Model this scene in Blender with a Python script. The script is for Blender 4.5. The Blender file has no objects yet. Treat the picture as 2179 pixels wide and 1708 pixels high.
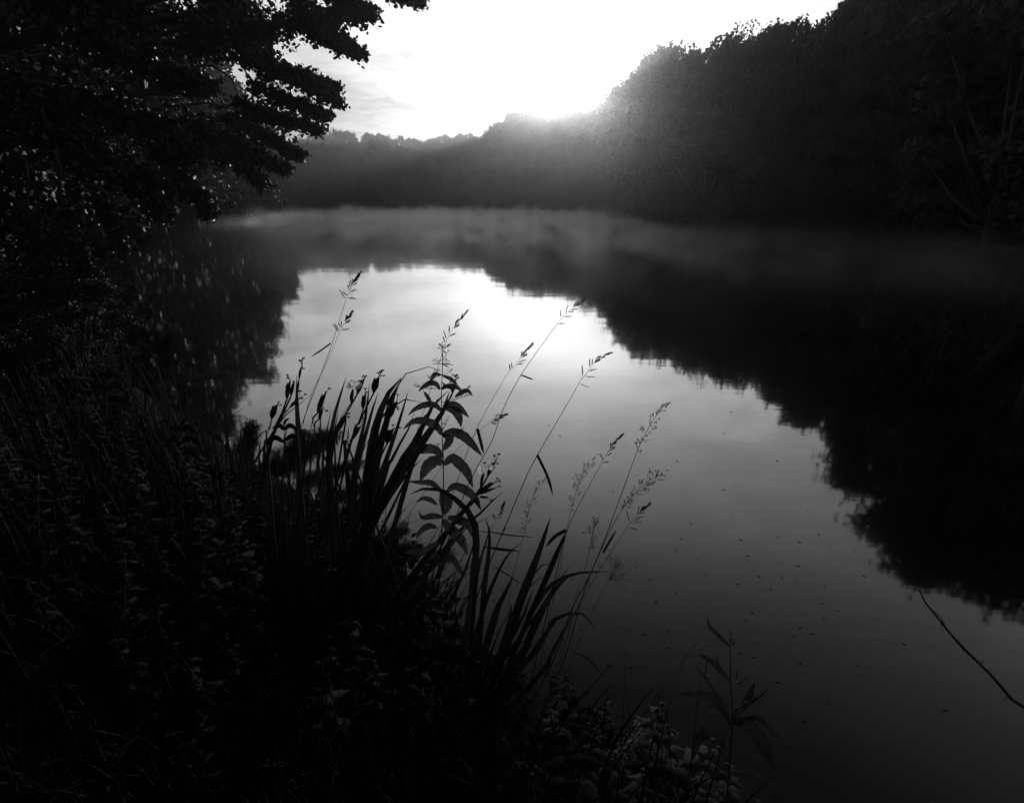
import bpy, math, random
import numpy as np
from mathutils import Vector

R = math.radians
rng = np.random.default_rng(11)
random.seed(11)
sc = bpy.context.scene
COL = sc.collection

# ------------------------------------------------------------------ camera, sky, sun, exposure
CAMZ = 2.0
PITCH = R(21.2)
F = 1100.0                      # focal length in units where the frame is 2179 wide
CX, CY = 1089.5, 854.0
cam = bpy.data.cameras.new('camera')
cam.sensor_width = 36.0
cam.lens = 36.0 * F / 2179.0
cam.clip_start = 0.05
cam.clip_end = 3000
camo = bpy.data.objects.new('camera', cam)
camo.location = (0, 0, CAMZ)
camo.rotation_euler = (math.pi / 2 - PITCH, 0, 0)
COL.objects.link(camo)
sc.camera = camo

SUN_EL, SUN_AZ = 9.3, 6.8
w = bpy.data.worlds.new("World")
sc.world = w
w.use_nodes = True
nt = w.node_tree
N, L = nt.nodes, nt.links
sky = N.new('ShaderNodeTexSky')
sky.sky_type = 'NISHITA'
sky.sun_disc = False
sky.sun_elevation = R(SUN_EL)
sky.sun_rotation = R(SUN_AZ)
sky.dust_density = 3.0
bw = N.new('ShaderNodeRGBToBW')
L.new(sky.outputs[0], bw.inputs[0])
# thin rippled cloud in the air: noise on a flat sheet overhead
geo = N.new('ShaderNodeTexCoord')
sep = N.new('ShaderNodeSeparateXYZ')
L.new(geo.outputs['Generated'], sep.inputs[0])
def mth(op, a, b=None, c=None, clamp=False):
    n = N.new('ShaderNodeMath'); n.operation = op; n.use_clamp = clamp
    for i, v in enumerate((a, b, c)):
        if v is None: continue
        if isinstance(v, (int, float)): n.inputs[i].default_value = v
        else: L.new(v, n.inputs[i])
    return n.outputs[0]
zz = mth('ADD', mth('MAXIMUM', sep.outputs[2], 0.0), 0.09)
cmb = N.new('ShaderNodeCombineXYZ')
L.new(mth('DIVIDE', sep.outputs[0], zz), cmb.inputs[0])
L.new(mth('DIVIDE', sep.outputs[1], zz), cmb.inputs[1])
def noise(scale, detail, rough, dist, vec):
    n = N.new('ShaderNodeTexNoise')
    n.inputs['Scale'].default_value = scale
    n.inputs['Detail'].default_value = detail
    n.inputs['Roughness'].default_value = rough
    n.inputs['Distortion'].default_value = dist
    L.new(vec, n.inputs['Vector'])
    return n.outputs[0]
c1 = noise(1.1, 6, 0.55, 0.6, cmb.outputs[0])
c2 = noise(4.2, 5, 0.6, 1.2, cmb.outputs[0])
cl = mth('ADD', mth('MULTIPLY', c1, 0.65), mth('MULTIPLY', c2, 0.35))
clo = N.new('ShaderNodeMapRange')
clo.interpolation_type = 'SMOOTHSTEP'
L.new(cl, clo.inputs['Value'])
for k, v in (('From Min', 0.38), ('From Max', 0.64), ('To Min', 0.58), ('To Max', 1.5)):
    clo.inputs[k].default_value = v
# elevation response of the cloud sheet: brightest between the treetops and mid height, dull overhead
ev = N.new('ShaderNodeValToRGB')
el = ev.color_ramp.elements
el[0].position = 0.0; el[0].color = (0.27,) * 3 + (1,)
el[1].position = 1.0; el[1].color = (0.11,) * 3 + (1,)
for p, v in ((0.10, 0.27), (0.18, 0.39), (0.26, 0.80), (0.38, 0.95), (0.50, 0.78), (0.62, 0.36), (0.76, 0.10)):
    e = el.new(p); e.color = (v, v, v, 1)
L.new(sep.outputs[2], ev.inputs[0])
hi = N.new('ShaderNodeMapRange'); L.new(sep.outputs[2], hi.inputs['Value'])      # the ripples thin out overhead
for k, v in (('From Min', 0.30), ('From Max', 0.62), ('To Min', 1.0), ('To Max', 0.12)):
    hi.inputs[k].default_value = v
cloud = mth('ADD', mth('MULTIPLY', mth('SUBTRACT', clo.outputs[0], 1.0), hi.outputs[0]), 1.0)
val = mth('MULTIPLY', mth('MULTIPLY', bw.outputs[0], cloud), ev.outputs[0])
# the cloud veil spreads the glare: bright parts roll off softly
val = mth('DIVIDE', val, mth('ADD', mth('MULTIPLY', val, 0.16), 1.0))
L.new(val, N['Background'].inputs[0])
N['Background'].inputs[1].default_value = 0.145

sl = bpy.data.lights.new('sun', 'SUN')
sl.energy = 2.0
sl.angle = R(0.53)
sl.color = (1, 1, 1)
so = bpy.data.objects.new('sun', sl)
d = Vector((math.sin(R(SUN_AZ)) * math.cos(R(SUN_EL)), math.cos(R(SUN_AZ)) * math.cos(R(SUN_EL)), math.sin(R(SUN_EL))))
so.rotation_euler = d.to_track_quat('Z', 'Y').to_euler()
so.location = (30, 120, 60)
COL.objects.link(so)

vs = sc.view_settings
vs.view_transform = 'Standard'; vs.look = 'None'; vs.gamma = 1.0; vs.use_curve_mapping = False
vs.exposure = 0.75
sc.render.engine = 'CYCLES'
cy = sc.cycles
cy.use_denoising = True
cy.max_bounces = 5; cy.diffuse_bounces = 2; cy.glossy_bounces = 2; cy.transmission_bounces = 2
cy.volume_bounces = 0; cy.transparent_max_bounces = 4
cy.volume_step_rate = 1.0; cy.volume_max_steps = 96
cy.sample_clamp_indirect = 4.0
cy.caustics_reflective = False; cy.caustics_refractive = False

# ------------------------------------------------------------------ geometry helpers
SP, CP = math.sin(PITCH), math.cos(PITCH)
def ray(px, py):
    xd = (px - CX) / F; yd = (CY - py) / F
    return xd, CP + yd * SP, yd * CP - SP
def at(px, py, Y):
    x, f, u = ray(px, py); t = Y / f
    return np.array([x * t, Y, CAMZ + u * t])
def metres(n, px, py, Y):
    return n / F * Y / ray(px, py)[1]
def azel(px, py):
    x, f, u = ray(px, py)
    return math.degrees(math.atan2(x, f)), u / math.hypot(x, f)
def project(p):
    y, z = p[1], p[2] - CAMZ
    dep = y * CP - z * SP
    return CX + F * p[0] / dep, CY - F * (y * SP + z * CP) / dep
def zoom(ox, oy, s):
    return lambda x, y: ((ox + x * s) * 0.8716, (oy + y * s) * 0.8716)
ZA, ZB, ZC, ZD = zoom(500, 620, .3747), zoom(1000, 620, .3279), zoom(1000, 1100, .3279), zoom(1200, 1400, .3671)
Z5, Z6, Z7 = zoom(650, 840, .18737), zoom(950, 840, .18737), zoom(950, 1100, .18737)
Z3 = zoom(0, 600, .3747)
SC = {ZA: .3747 * .8716, ZB: .3279 * .8716, ZC: .3279 * .8716, ZD: .3671 * .8716, Z5: .1633, Z6: .1633, Z7: .1633, Z3: .3747 * .8716}

def mesh_np(name, V, Fc, mat, parent=None, smooth=False):
    """V (n,3) array, Fc (m,k) int array"""
    me = bpy.data.meshes.new(name)
    n, (m, k) = len(V), Fc.shape
    me.vertices.add(n); me.vertices.foreach_set('co', np.ascontiguousarray(V, np.float32).ravel())
    me.loops.add(m * k); me.loops.foreach_set('vertex_index', np.ascontiguousarray(Fc, np.int32).ravel())
    me.polygons.add(m); me.polygons.foreach_set('loop_start', np.arange(0, m * k, k, dtype=np.int32))
    me.update(calc_edges=True); me.validate()
    if smooth: me.polygons.foreach_set('use_smooth', np.ones(m, bool))
    me.materials.append(mat)
    o = bpy.data.objects.new(name, me); COL.objects.link(o)
    if parent: o.parent = parent
    return o

class MB:
    def __init__(s): s.v = []; s.f = []
    def add(s, v, f):
        b = len(s.v); s.v.extend([tuple(map(float, p)) for p in v]); s.f.extend([tuple(b + i for i in q) for q in f])
    def tube(s, pts, rad, n=6):
        pts = [np.array(p, float) for p in pts]; m = len(pts)
        V = []; ref = np.array([0.3, 0.5, 0.81])
        for i, p in enumerate(pts):
            t = pts[min(i + 1, m - 1)] - pts[max(i - 1, 0)]
            t = t / (np.linalg.norm(t) + 1e-9)
            a = np.cross(t, ref); a /= np.linalg.norm(a) + 1e-9; b = np.cross(t, a)
            for k in range(n):
                q = 2 * math.pi * k / n
                V.append(p + rad[i] * (math.cos(q) * a + math.sin(q) * b))
        Fc = [(i * n + k, i * n + (k + 1) % n, (i + 1) * n + (k + 1) % n, (i + 1) * n + k) for i in range(m - 1) for k in range(n)]
        Fc += [tuple(range(n))[::-1], tuple((m - 1) * n + k for k in range(n))]
        s.add(V, Fc)
    def spindle(s, a, b, r, n=4, peak=.4):
        a = np.array(a, float); b = np.array(b, float)
        s.tube([a, a + (b - a) * peak * .5, a + (b - a) * peak, a + (b - a) * .75, b], [r * .25, r * .85, r, r * .7, r * .08], n)
    def strip(s, pts, wid, side, fold=.25, teeth=0, ruffle=0.0):
        """leaf blade: pts midrib, wid half widths, side unit vectors"""
        pts = [np.array(p, float) for p in pts]; m = len(pts); V = []
        for i, p in enumerate(pts):
            t = pts[min(i + 1, m - 1)] - pts[max(i - 1, 0)]; t = t / (np.linalg.norm(t) + 1e-9)
            sd = np.array(side[i], float); sd = sd - t * np.dot(sd, t); sd /= np.linalg.norm(sd) + 1e-9
            nr = np.cross(sd, t)
            w_ = wid[i] * (1 + (teeth if i % 2 else -teeth))
            r1, r2 = (random.uniform(-ruffle, ruffle) for _ in range(2))
            V += [p - sd * w_ + nr * w_ * (fold + r1), p - sd * w_ * .5 + nr * w_ * fold * .35, p - nr * w_ * .06,
                  p + sd * w_ * .5 + nr * w_ * fold * .35, p + sd * w_ + nr * w_ * (fold + r2)]
        Fc = [(i * 5 + k, i * 5 + k + 1, i * 5 + k + 6, i * 5 + k + 5) for i in range(m - 1) for k in range(4)]
        s.add(V, Fc)
    def build(s, name, mat, parent=None, smooth=True):
        me = bpy.data.meshes.new(name); me.from_pydata(s.v, [], s.f); me.update()
        if smooth: me.polygons.foreach_set('use_smooth', np.ones(len(me.polygons), bool))
        me.materials.append(mat)
        o = bpy.data.objects.new(name, me); COL.objects.link(o)
        if parent: o.parent = parent
        return o

def smooth_path(P, n):
    P = np.array(P, float)
    if len(P) == 2: return [P[0] + (P[1] - P[0]) * t for t in np.linspace(0, 1, n)]
    Q = np.vstack([2 * P[0] - P[1], P, 2 * P[-1] - P[-2]])
    seg = np.linalg.norm(np.diff(P, axis=0), axis=1); cum = np.concatenate([[0], np.cumsum(seg)]); out = []
    for s in np.linspace(0, cum[-1], n):
        i = min(np.searchsorted(cum, s, 'right') - 1, len(P) - 2); t = (s - cum[i]) / max(seg[i], 1e-9)
        a, b, c, e = Q[i:i + 4]
        out.append(.5 * (2 * b + (c - a) * t + (2 * a - 5 * b + 4 * c - e) * t * t + (3 * b - a - 3 * c + e) * t ** 3))
    return out

def tag(o, label=None, cat=None, group=None, kind=None):
    if label: o['label'] = label
    if cat: o['category'] = cat
    if group: o['group'] = group
    if kind: o['kind'] = kind
    return o
def empty(name, loc, label, cat, group=None, rz=0.0):
    o = bpy.data.objects.new(name, None); o.location = loc; o.rotation_euler = (0, 0, rz)
    o.empty_display_size = .1
    COL.objects.link(o); return tag(o, label, cat, group)
def rebase(root):
    """children were built in world coordinates: shift their meshes so the root sits at the thing's base"""
    off = root.location
    for ch in root.children_recursive:
        me = ch.data
        n = len(me.vertices); a = np.empty(n * 3, np.float32); me.vertices.foreach_get('co', a)
        a = a.reshape(-1, 3) - np.array(off, np.float32); me.vertices.foreach_set('co', a.ravel()); me.update()
def copy_tree(src, loc, rz, sx, sz, label, cat, group):
    r = src.copy(); COL.objects.link(r); r.location = loc; r.rotation_euler = (0, 0, rz); r.scale = (sx, sx, sz)
    tag(r, label, cat, group)
    for ch in src.children:
        c = ch.copy(); COL.objects.link(c); c.parent = r
        for g in ch.children:
            e = g.copy(); COL.objects.link(e); e.parent = c
    return r

# ------------------------------------------------------------------ materials (black and white: every colour is a neutral grey)
def mat(name, lo, hi, rough=.55, scale=6., spec=.4, transl=0.0, bump=0.0, bscale=40., stretch=None, coords='Object'):
    m = bpy.data.materials.new(name); m.use_nodes = True
    n, l = m.node_tree.nodes, m.node_tree.links
    p = n['Principled BSDF']; out = n['Material Output']
    tc = n.new('ShaderNodeTexCoord'); src = tc.outputs[coords]
    if stretch:
        mp = n.new('ShaderNodeMapping'); mp.inputs['Scale'].default_value = stretch; l.new(src, mp.inputs[0]); src = mp.outputs[0]
    t = n.new('ShaderNodeTexNoise'); t.inputs['Scale'].default_value = scale; t.inputs['Detail'].default_value = 5
    l.new(src, t.inputs['Vector'])
    r = n.new('ShaderNodeMapRange'); l.new(t.outputs[0], r.inputs['Value'])
    for k, v in (('From Min', .3), ('From Max', .7), ('To Min', lo), ('To Max', hi)): r.inputs[k].default_value = v
    l.new(r.outputs[0], p.inputs['Base Color'])
    p.inputs['Roughness'].default_value = rough
    p.inputs['Specular IOR Level'].default_value = spec
    if bump:
        b = n.new('ShaderNodeBump'); t2 = n.new('ShaderNodeTexNoise'); t2.inputs['Scale'].default_value = bscale; t2.inputs['Detail'].default_value = 4
        l.new(src, t2.inputs['Vector']); b.inputs['Strength'].default_value = bump; b.inputs['Distance'].default_value = .01
        l.new(t2.outputs[0], b.inputs['Height']); l.new(b.outputs[0], p.inputs['Normal'])
    if transl:
        tr = n.new('ShaderNodeBsdfTranslucent'); l.new(r.outputs[0], tr.inputs[0])
        mx = n.new('ShaderNodeMixShader'); mx.inputs[0].default_value = transl
        l.new(p.outputs[0], mx.inputs[1]); l.new(tr.outputs[0], mx.inputs[2]); l.new(mx.outputs[0], out.inputs['Surface'])
    return m
M_far = mat('far_foliage', .03, .075, .7, 3., .2)
M_leaf = mat('tree_leaf', .03, .07, .55, 4., .25, .05)
M_bark = mat('bark', .04, .11, .85, 5., .2, 0, .5, 30., (1, 1, .2))
M_blade = mat('iris_leaf', .025, .06, .45, 30., .35, .07, .35, 260., (1, 1, .04))
M_broad = mat('broad_leaf', .045, .10, .45, 45., .4, .2, .5, 120.)
M_nettle = mat('nettle_leaf', .025, .08, .55, 40., .22, .15, .6, 110.)
M_grass = mat('grass_blade', .014, .036, .7, 25., .12, .08)
M_under_shaded = mat('undergrowth_leaf_shaded', .008, .022, .8, 40., .06, .04, .6, 110.)  # shade of the left bank is put into this near-black leaf colour
M_stem = mat('stem', .035, .08, .5, 40., .35)
M_seed = mat('seed', .03, .07, .7, 60., .2, .1)
M_petal = mat('petal', .6, .8, .5, 60., .3, .45, .3, 90.)
M_bud = mat('bud', .03, .06, .5, 50., .35, .05)
M_wither = mat('withered_flower', .035, .08, .8, 60., .2)
M_soil = mat('bank_soil', .015, .035, 1.0, 3., .0, 0, .8, 14.)
M_wood = mat('dead_wood', .02, .05, .7, 9., .25, 0, .6, 50.)
M_fleck = mat('fleck', .008, .018, .9, 80., .05)

# ------------------------------------------------------------------ the lake outline and the ground
LAKE = np.array([(1.5, -3), (1.15, .2), (.86, .95), (.55, 1.25), (.25, 1.52), (-.02, 1.78), (-.5, 2.3), (-1.1, 2.95), (-2.4, 4.0),
                 (-4.3, 5.6), (-7.6, 8.8), (-12.5, 15.5), (-19, 26), (-28, 44), (-37, 72), (-42, 102), (-36, 120), (-20, 127),
                 (-5, 126), (4, 118), (9.5, 96), (12.5, 75), (16.2, 50), (19.5, 43), (24, 36), (25.5, 27), (27, 18), (29, 5), (30, -12), (12, -16)], float)
def lake_dist(P):
    """signed distance, positive outside the lake"""
    P = np.atleast_2d(P); A = LAKE; B = np.roll(LAKE, -1, 0)
    best = np.full(len(P), 1e9); inside = np.zeros(len(P), bool)
    for a, b in zip(A, B):
        ab = b - a; t = np.clip(((P - a) @ ab) / (ab @ ab), 0, 1)
        best = np.minimum(best, np.linalg.norm(P - (a + t[:, None] * ab), axis=1))
        c = (a[1] > P[:, 1]) != (b[1] > P[:, 1])
        with np.errstate(divide='ignore', invalid='ignore'):
            xi = (b[0] - a[0]) * (P[:, 1] - a[1]) / (b[1] - a[1]) + a[0]
        inside ^= c & (P[:, 0] < xi)
    return np.where(inside, -best, best)
def ground_z(P):
    P = np.atleast_2d(P); s = lake_dist(P)
    az = np.degrees(np.arctan2(P[:, 0], P[:, 1]))
    k = np.interp(az, [-180, -60, -30, -20, -2, 3, 9, 14, 20, 60, 180], [.0, .05, .08, .10, .12, .17, .17, .14, .12, .12, 0])
    rr = np.hypot(P[:, 0], P[:, 1])
    z = np.where(s < 0, np.maximum(s * .9, -.6), .30 * (1 - np.exp(-s / .45)))
    z = z + np.where(s > 6, np.minimum((s - 6) * k, 17), 0)
    z = z + .03 * np.sin(P[:, 0] * 5.1 + 1.3) * np.sin(P[:, 1] * 4.3) * (s > .15) * (rr < 30)
    return z
def gz(x, y): return float(ground_z([(x, y)])[0])
radii = np.concatenate([[0.0], np.geomspace(.25, 900, 190)])
na = 360
ang = np.linspace(0, 2 * math.pi, na, endpoint=False)
PP = np.array([(r * math.sin(a), r * math.cos(a)) for r in radii[1:] for a in ang])
zz_ = ground_z(PP)
V = np.vstack([[0, 0, gz(0, 0)], np.column_stack([PP, zz_])])
nr = len(radii) - 1
i, j = np.meshgrid(np.arange(nr - 1), np.arange(na), indexing='ij')
Fc = np.stack([1 + i * na + j, 1 + (i + 1) * na + j, 1 + (i + 1) * na + (j + 1) % na, 1 + i * na + (j + 1) % na], -1).reshape(-1, 4)
Fc = np.vstack([Fc, np.stack([np.zeros(na // 2, int), 1 + (np.arange(0, na, 2) + 0), 1 + (np.arange(0, na, 2) + 1) % na, 1 + (np.arange(0, na, 2) + 2) % na], -1)])
g = mesh_np('ground', V, Fc, M_soil, None, True); tag(g, kind='structure')

# water
def water_mat():
    m = bpy.data.materials.new('lake_water'); m.use_nodes = True
    n, l = m.node_tree.nodes, m.node_tree.links
    n.remove(n['Principled BSDF'])
    tc = n.new('ShaderNodeTexCoord')
    mp = n.new('ShaderNodeMapping'); mp.inputs['Scale'].default_value = (.55, 1.5, 1); l.new(tc.outputs['Object'], mp.inputs[0])
    a = n.new('ShaderNodeTexNoise'); a.inputs['Scale'].default_value = .9; a.inputs['Detail'].default_value = 3; a.inputs['Distortion'].default_value = .4
    b = n.new('ShaderNodeTexNoise'); b.inputs['Scale'].default_value = 6.5; b.inputs['Detail'].default_value = 2
    l.new(mp.outputs[0], a.inputs['Vector']); l.new(mp.outputs[0], b.inputs['Vector'])
    mx = n.new('ShaderNodeMath'); mx.operation = 'MULTIPLY_ADD'; mx.inputs[1].default_value = .10
    l.new(b.outputs[0], mx.inputs[0]); l.new(a.outputs[0], mx.inputs[2])
    bp = n.new('ShaderNodeBump'); bp.inputs['Strength'].default_value = 1.0; bp.inputs['Distance'].default_value = .0022
    l.new(mx.outputs[0], bp.inputs['Height'])
    fr = n.new('ShaderNodeFresnel'); fr.inputs[0].default_value = 1.33; l.new(bp.outputs[0], fr.inputs['Normal'])
    pw = n.new('ShaderNodeMath'); pw.operation = 'POWER'; pw.inputs[1].default_value = .74; l.new(fr.outputs[0], pw.inputs[0])
    ml = n.new('ShaderNodeMath'); ml.operation = 'MULTIPLY'; ml.inputs[1].default_value = 1.55; ml.use_clamp = True; l.new(pw.outputs[0], ml.inputs[0])
    gl = n.new('ShaderNodeBsdfGlossy'); gl.inputs['Roughness'].default_value = .045; gl.inputs['Color'].default_value = (1, 1, 1, 1); l.new(bp.outputs[0], gl.inputs['Normal'])
    df = n.new('ShaderNodeBsdfDiffuse'); df.inputs['Color'].default_value = (.004, .004, .004, 1)
    ms = n.new('ShaderNodeMixShader'); l.new(ml.outputs[0], ms.inputs[0]); l.new(df.outputs[0], ms.inputs[1]); l.new(gl.outputs[0], ms.inputs[2])
    l.new(ms.outputs[0], n['Material Output'].inputs['Surface'])
    return m
xs = np.linspace(-60, 45, 60); ys = np.linspace(-18, 135, 60)
gx, gy = np.meshgrid(xs, ys, indexing='ij')
V = np.column_stack([gx.ravel(), gy.ravel(), np.zeros(gx.size)])
i, j = np.meshgrid(np.arange(59), np.arange(59), indexing='ij')
Fc = np.stack([i * 60 + j, (i + 1) * 60 + j, (i + 1) * 60 + j + 1, i * 60 + j + 1], -1).reshape(-1, 4)
wt = mesh_np('water', V, Fc, water_mat(), None, True); tag(wt, kind='structure')

# ------------------------------------------------------------------ trees: unit-height prototypes
def rand_dirs(n, r=rng):
    v = r.normal(size=(n, 3)); return v / np.linalg.norm(v, axis=1)[:, None]
def leaf_cards(C, size, tilt=None, aspect=1.6, hexa=False, r=rng):
    """one small leaf-shaped face for every centre"""
    n = len(C); a = rand_dirs(n, r)
    if tilt is not None: a = a * .8 + tilt; a /= np.linalg.norm(a, axis=1)[:, None]
    b = np.cross(a, rand_dirs(n, r)); b /= np.linalg.norm(b, axis=1)[:, None] + 1e-9
    s = size * r.uniform(.6, 1.25, n)[:, None]
    L_ = a * s * .5 * aspect; W_ = b * s * .5
    if hexa:
        pts = [C - L_, C - L_ * .35 + W_ * .8, C + L_ * .45 + W_ * .85, C + L_, C + L_ * .45 - W_ * .85, C - L_ * .35 - W_ * .8]
    else:
        pts = [C - L_, C + W_, C + L_, C - W_]
    k = len(pts)
    return np.stack(pts, 1).reshape(-1, 3), np.arange(n * k).reshape(n, k)
def proto(kind, seed):
    r = np.random.default_rng(seed)
    root = bpy.data.objects.new('tree', None)
    t = MB(); H = 1.0
    lean = r.uniform(-.04, .04, 2)
    top = {'round': .86, 'birch': .95, 'spruce': .97, 'bushy': .6}[kind]
    tr = [(lean[0] * z + .006 * math.sin(9 * z), lean[1] * z, z * top - .03) for z in np.linspace(0, 1, 8)]
    t.tube(tr, list(np.linspace(.022, .003, 8)), 7)
    C = []; 
    if kind == 'spruce':
        for zc in np.linspace(.08, .97, 26):
            rad = .19 * (1 - zc) + .015
            for q in r.uniform(0, 2 * math.pi, 8):
                tip = np.array([math.cos(q) * rad, math.sin(q) * rad, zc - .28 * rad]); c0 = np.array([lean[0] * zc, lean[1] * zc, zc])
                t.tube([c0, c0 * .5 + (c0 * .5 + tip * .5) + (0, 0, .01) - c0 * .5 - tip * 0 - (0, 0, .0), c0 + tip - (0, 0, zc)], [.003, .002, .0008], 3)
                u = r.uniform(.1, 1, 42)[:, None]
                C.append(c0 + (tip - (0, 0, zc)) * u + r.normal(size=(42, 3)) * (.010, .010, .008) - (0, 0, .012) * u)
        C = np.vstack(C); V, Fq = leaf_cards(C, .017, np.array([0, 0, -.5]), 2.2, r=r)
    else:
        nl = {'round': 46, 'birch': 40, 'bushy': 46}[kind]; per = {'round': 440, 'birch': 150, 'bushy': 420}[kind]
        wx = {'round': .30, 'birch': .17, 'bushy': .36}[kind]
        z0, z1 = {'round': (.10, .93), 'birch': (.25, .95), 'bushy': (.03, .92)}[kind]
        for k in range(nl):
            zc = z0 + (z1 - z0) * r.uniform(0, 1) ** (.9)
            u = (zc - z0) / (z1 - z0)
            env = wx * (math.sin(math.pi * (.18 + .74 * u)) ** .7)
            q = r.uniform(0, 2 * math.pi); rr_ = env * math.sqrt(r.uniform(.15, 1)) * r.uniform(.8, 1.12)
            c = np.array([lean[0] + math.cos(q) * rr_, lean[1] + math.sin(q) * rr_, zc])
            zb = max(.08, zc - rr_ * 1.0 - .08)
            c0 = np.array([lean[0] * zb, lean[1] * zb, min(zb, top) * top])
            mid = c0 + (c - c0) * .5 + (0, 0, -.02)
            t.tube([c0, mid, c], [.0075, .004, .0012], 4)
            sr = r.uniform(.055, .10) * (1.0 if kind != 'birch' else .85)
            n_ = int(per * (sr / .08) ** 2)
            dd = rand_dirs(n_, r) * (r.uniform(0, 1, n_) ** .45)[:, None] * sr * (1.15, 1.15, .75)
            # ragged edge: sprays pushed out along a few directions
            for _ in range(5):
                ax = rand_dirs(1, r)[0]; ax[2] = abs(ax[2]) * .7 if kind != 'birch' else -abs(ax[2])
                m_ = r.integers(8, 22); uu = r.uniform(.5, 1.75, m_)[:, None]
                C.append(c + ax * sr * uu + r.normal(size=(m_, 3)) * .007)
            C.append(c + dd)
        C = np.vstack(C)
        V, Fq = leaf_cards(C, {'round': .0155, 'birch': .011, 'bushy': .0155}[kind], None, 1.5, r=r)
        C = None
    zmax = np.percentile(V[:, 2], 99.4)
    V = V / zmax
    t.v = [(x / zmax, y / zmax, z / zmax) for x, y, z in t.v]
    tk = t.build('trunk', M_bark, root); cr = mesh_np('crown', V, Fq, M_far, root)
    for o in (tk, cr): COL.objects.unlink(o)
    return root
PROTO = {'round': [proto('round', s) for s in (1, 2, 3, 4)], 'bushy': [proto('bushy', s) for s in (5, 6, 7)],
         'birch': [proto('birch', s) for s in (8, 9)], 'spruce': [proto('spruce', s) for s in (10,)]}
NAMES = {'round': 'broadleaf_tree', 'bushy': 'bushy_tree', 'birch': 'birch_tree', 'spruce': 'spruce_tree'}
def put_tree(kind, az, D, top, label, group=None, wide=1.0, zg=None):
    x, y = D * math.sin(R(az)), D * math.cos(R(az))
    zg = gz(x, y) - .1 if zg is None else zg
    h = top - zg
    src = PROTO[kind][rng.integers(len(PROTO[kind]))]
    r = bpy.data.objects.new(NAMES[kind], None); COL.objects.link(r)
    r.location = (x, y, zg); r.rotation_euler = (0, 0, rng.uniform(0, 6.28)); r.scale = (h * wide, h * wide, h)
    tag(r, label, 'bush' if (kind == 'bushy' and h < 5) else 'tree', group)
    if kind == 'bushy' and h < 5: r.name = 'shore_bush'
    for ch in src.children:
        c = ch.copy(); COL.objects.link(c); c.parent = r
    return r

# skyline of the woods: azimuth -> tangent of elevation, read for the real crowns, and how far off they stand
SKY = [(620, 300), (690, 284), (720, 283), (760, 288), (800, 291), (850, 296), (900, 299), (950, 293), (1000, 291), (1040, 291),
       (1050, 275), (1075, 254), (1110, 242), (1150, 232), (1190, 234), (1230, 227), (1268, 228), (1290, 215), (1320, 205), (1345, 182),
       (1365, 148), (1410, 124), (1450, 110), (1480, 140), (1487, 148), (1500, 118), (1520, 100), (1570, 112), (1600, 130), (1620, 112),
       (1665, 72), (1690, 80), (1720, 66), (1775, 68), (1790, 50), (1815, 0)]
sk = [azel(*p) for p in SKY]
SKAZ = np.array([-80, -46, -36, -31.7, -30, -27, -23.6, -22.6] + [a for a, _ in sk if a > -22.4] + [34, 38, 41, 49, 60, 80])
SKT = np.array([.6, .5, .33, .25, .214, .16, .115, .10] + [t for a, t in sk if a > -22.4] + [.27, .34, .40, .45, .48, .5])
DAZ = [-80, -55, -46, -36, -30, -27, -23.5, -21.5, -20, -2.5, -1.8, 6, 9, 11, 13, 15, 19, 27, 34, 41, 49, 80]
DD = [14, 16, 28, 48, 60, 70, 84, 140, 250, 250, 190, 175, 160, 125, 92, 72, 55, 50, 46, 37, 33, 33]
def skyline(az): return float(np.interp(az, SKAZ, SKT))
def sky_low(az): return min(skyline(az - 2.4), skyline(az - 1.2), skyline(az), skyline(az + 1.2), skyline(az + 2.4)) if az > 11 else skyline(az)
def crest(az): return float(np.interp(az, DAZ, DD))
# crest trees that can be told apart, at their traced tops
named = [
    (1065, 262, 'round', 1.0, 'rounded tree at the left shoulder of the middle hill, where the low ridge ends'),
    (1100, 240, 'round', 1.05, 'broad tree on the middle hill just right of its left shoulder'),
    (1150, 229, 'round', 1.1, 'wide domed tree crowning the middle hill left of the sun glow'),
    (1192, 231, 'round', .9, 'lacy-topped tree on the middle hill between the dome and the sun glow'),
    (1232, 224, 'round', 1.0, 'tree on the middle hill right under the brightest sun glow'),
    (1252, 226, 'round', .9, 'tree on the middle hill just left of the thin feathery tree'),
    (1270, 226, 'bushy', .9, 'bushy crown filling the dip before the thin feathery tree'),
    (1290, 192, 'birch', 1.4, 'thin feathery tree poking up just right of the sun glow'),
    (1322, 203, 'bushy', .8, 'small bushy crown between the feathery tree and the tall wood'),
    (1347, 178, 'round', .8, 'rounded crown on the first step of the tall right wood'),
    (1372, 146, 'round', .9, 'rounded crown with a lobed left side, second step of the right wood'),
    (1408, 122, 'bushy', .8, 'full crown climbing towards the first hump of the right wood'),
    (1448, 106, 'bushy', .9, 'spiky-topped tree forming the first hump of the right wood, left of the notch'),
    (1518, 96, 'bushy', 1.0, 'domed tree just right of the notch in the right wood'),
    (1558, 110, 'round', .8, 'flat-topped crown between the domed tree and the thin birch'),
    (1585, 88, 'birch', 1.0, 'thin birch with see-through top standing above the middle of the right wood'),
    (1622, 110, 'bushy', .7, 'low crown in the dip right of the thin birch'),
    (1660, 70, 'round', .75, 'upright crown with a leafy peak, right of the dip in the wood'),
    (1718, 59, 'round', .85, 'tall rounded crown beside the pair of see-through birches'),
    (1757, 60, 'birch', 1.2, 'see-through birch against the sky, left of the tallest spruce'),
    (1738, 78, 'birch', 1.2, 'shorter see-through birch tucked behind the tall rounded crown'),
    (1862, 0, 'round', .7, 'tall tree whose ragged left edge cuts the sky at the top right of the wood'),
]
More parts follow.
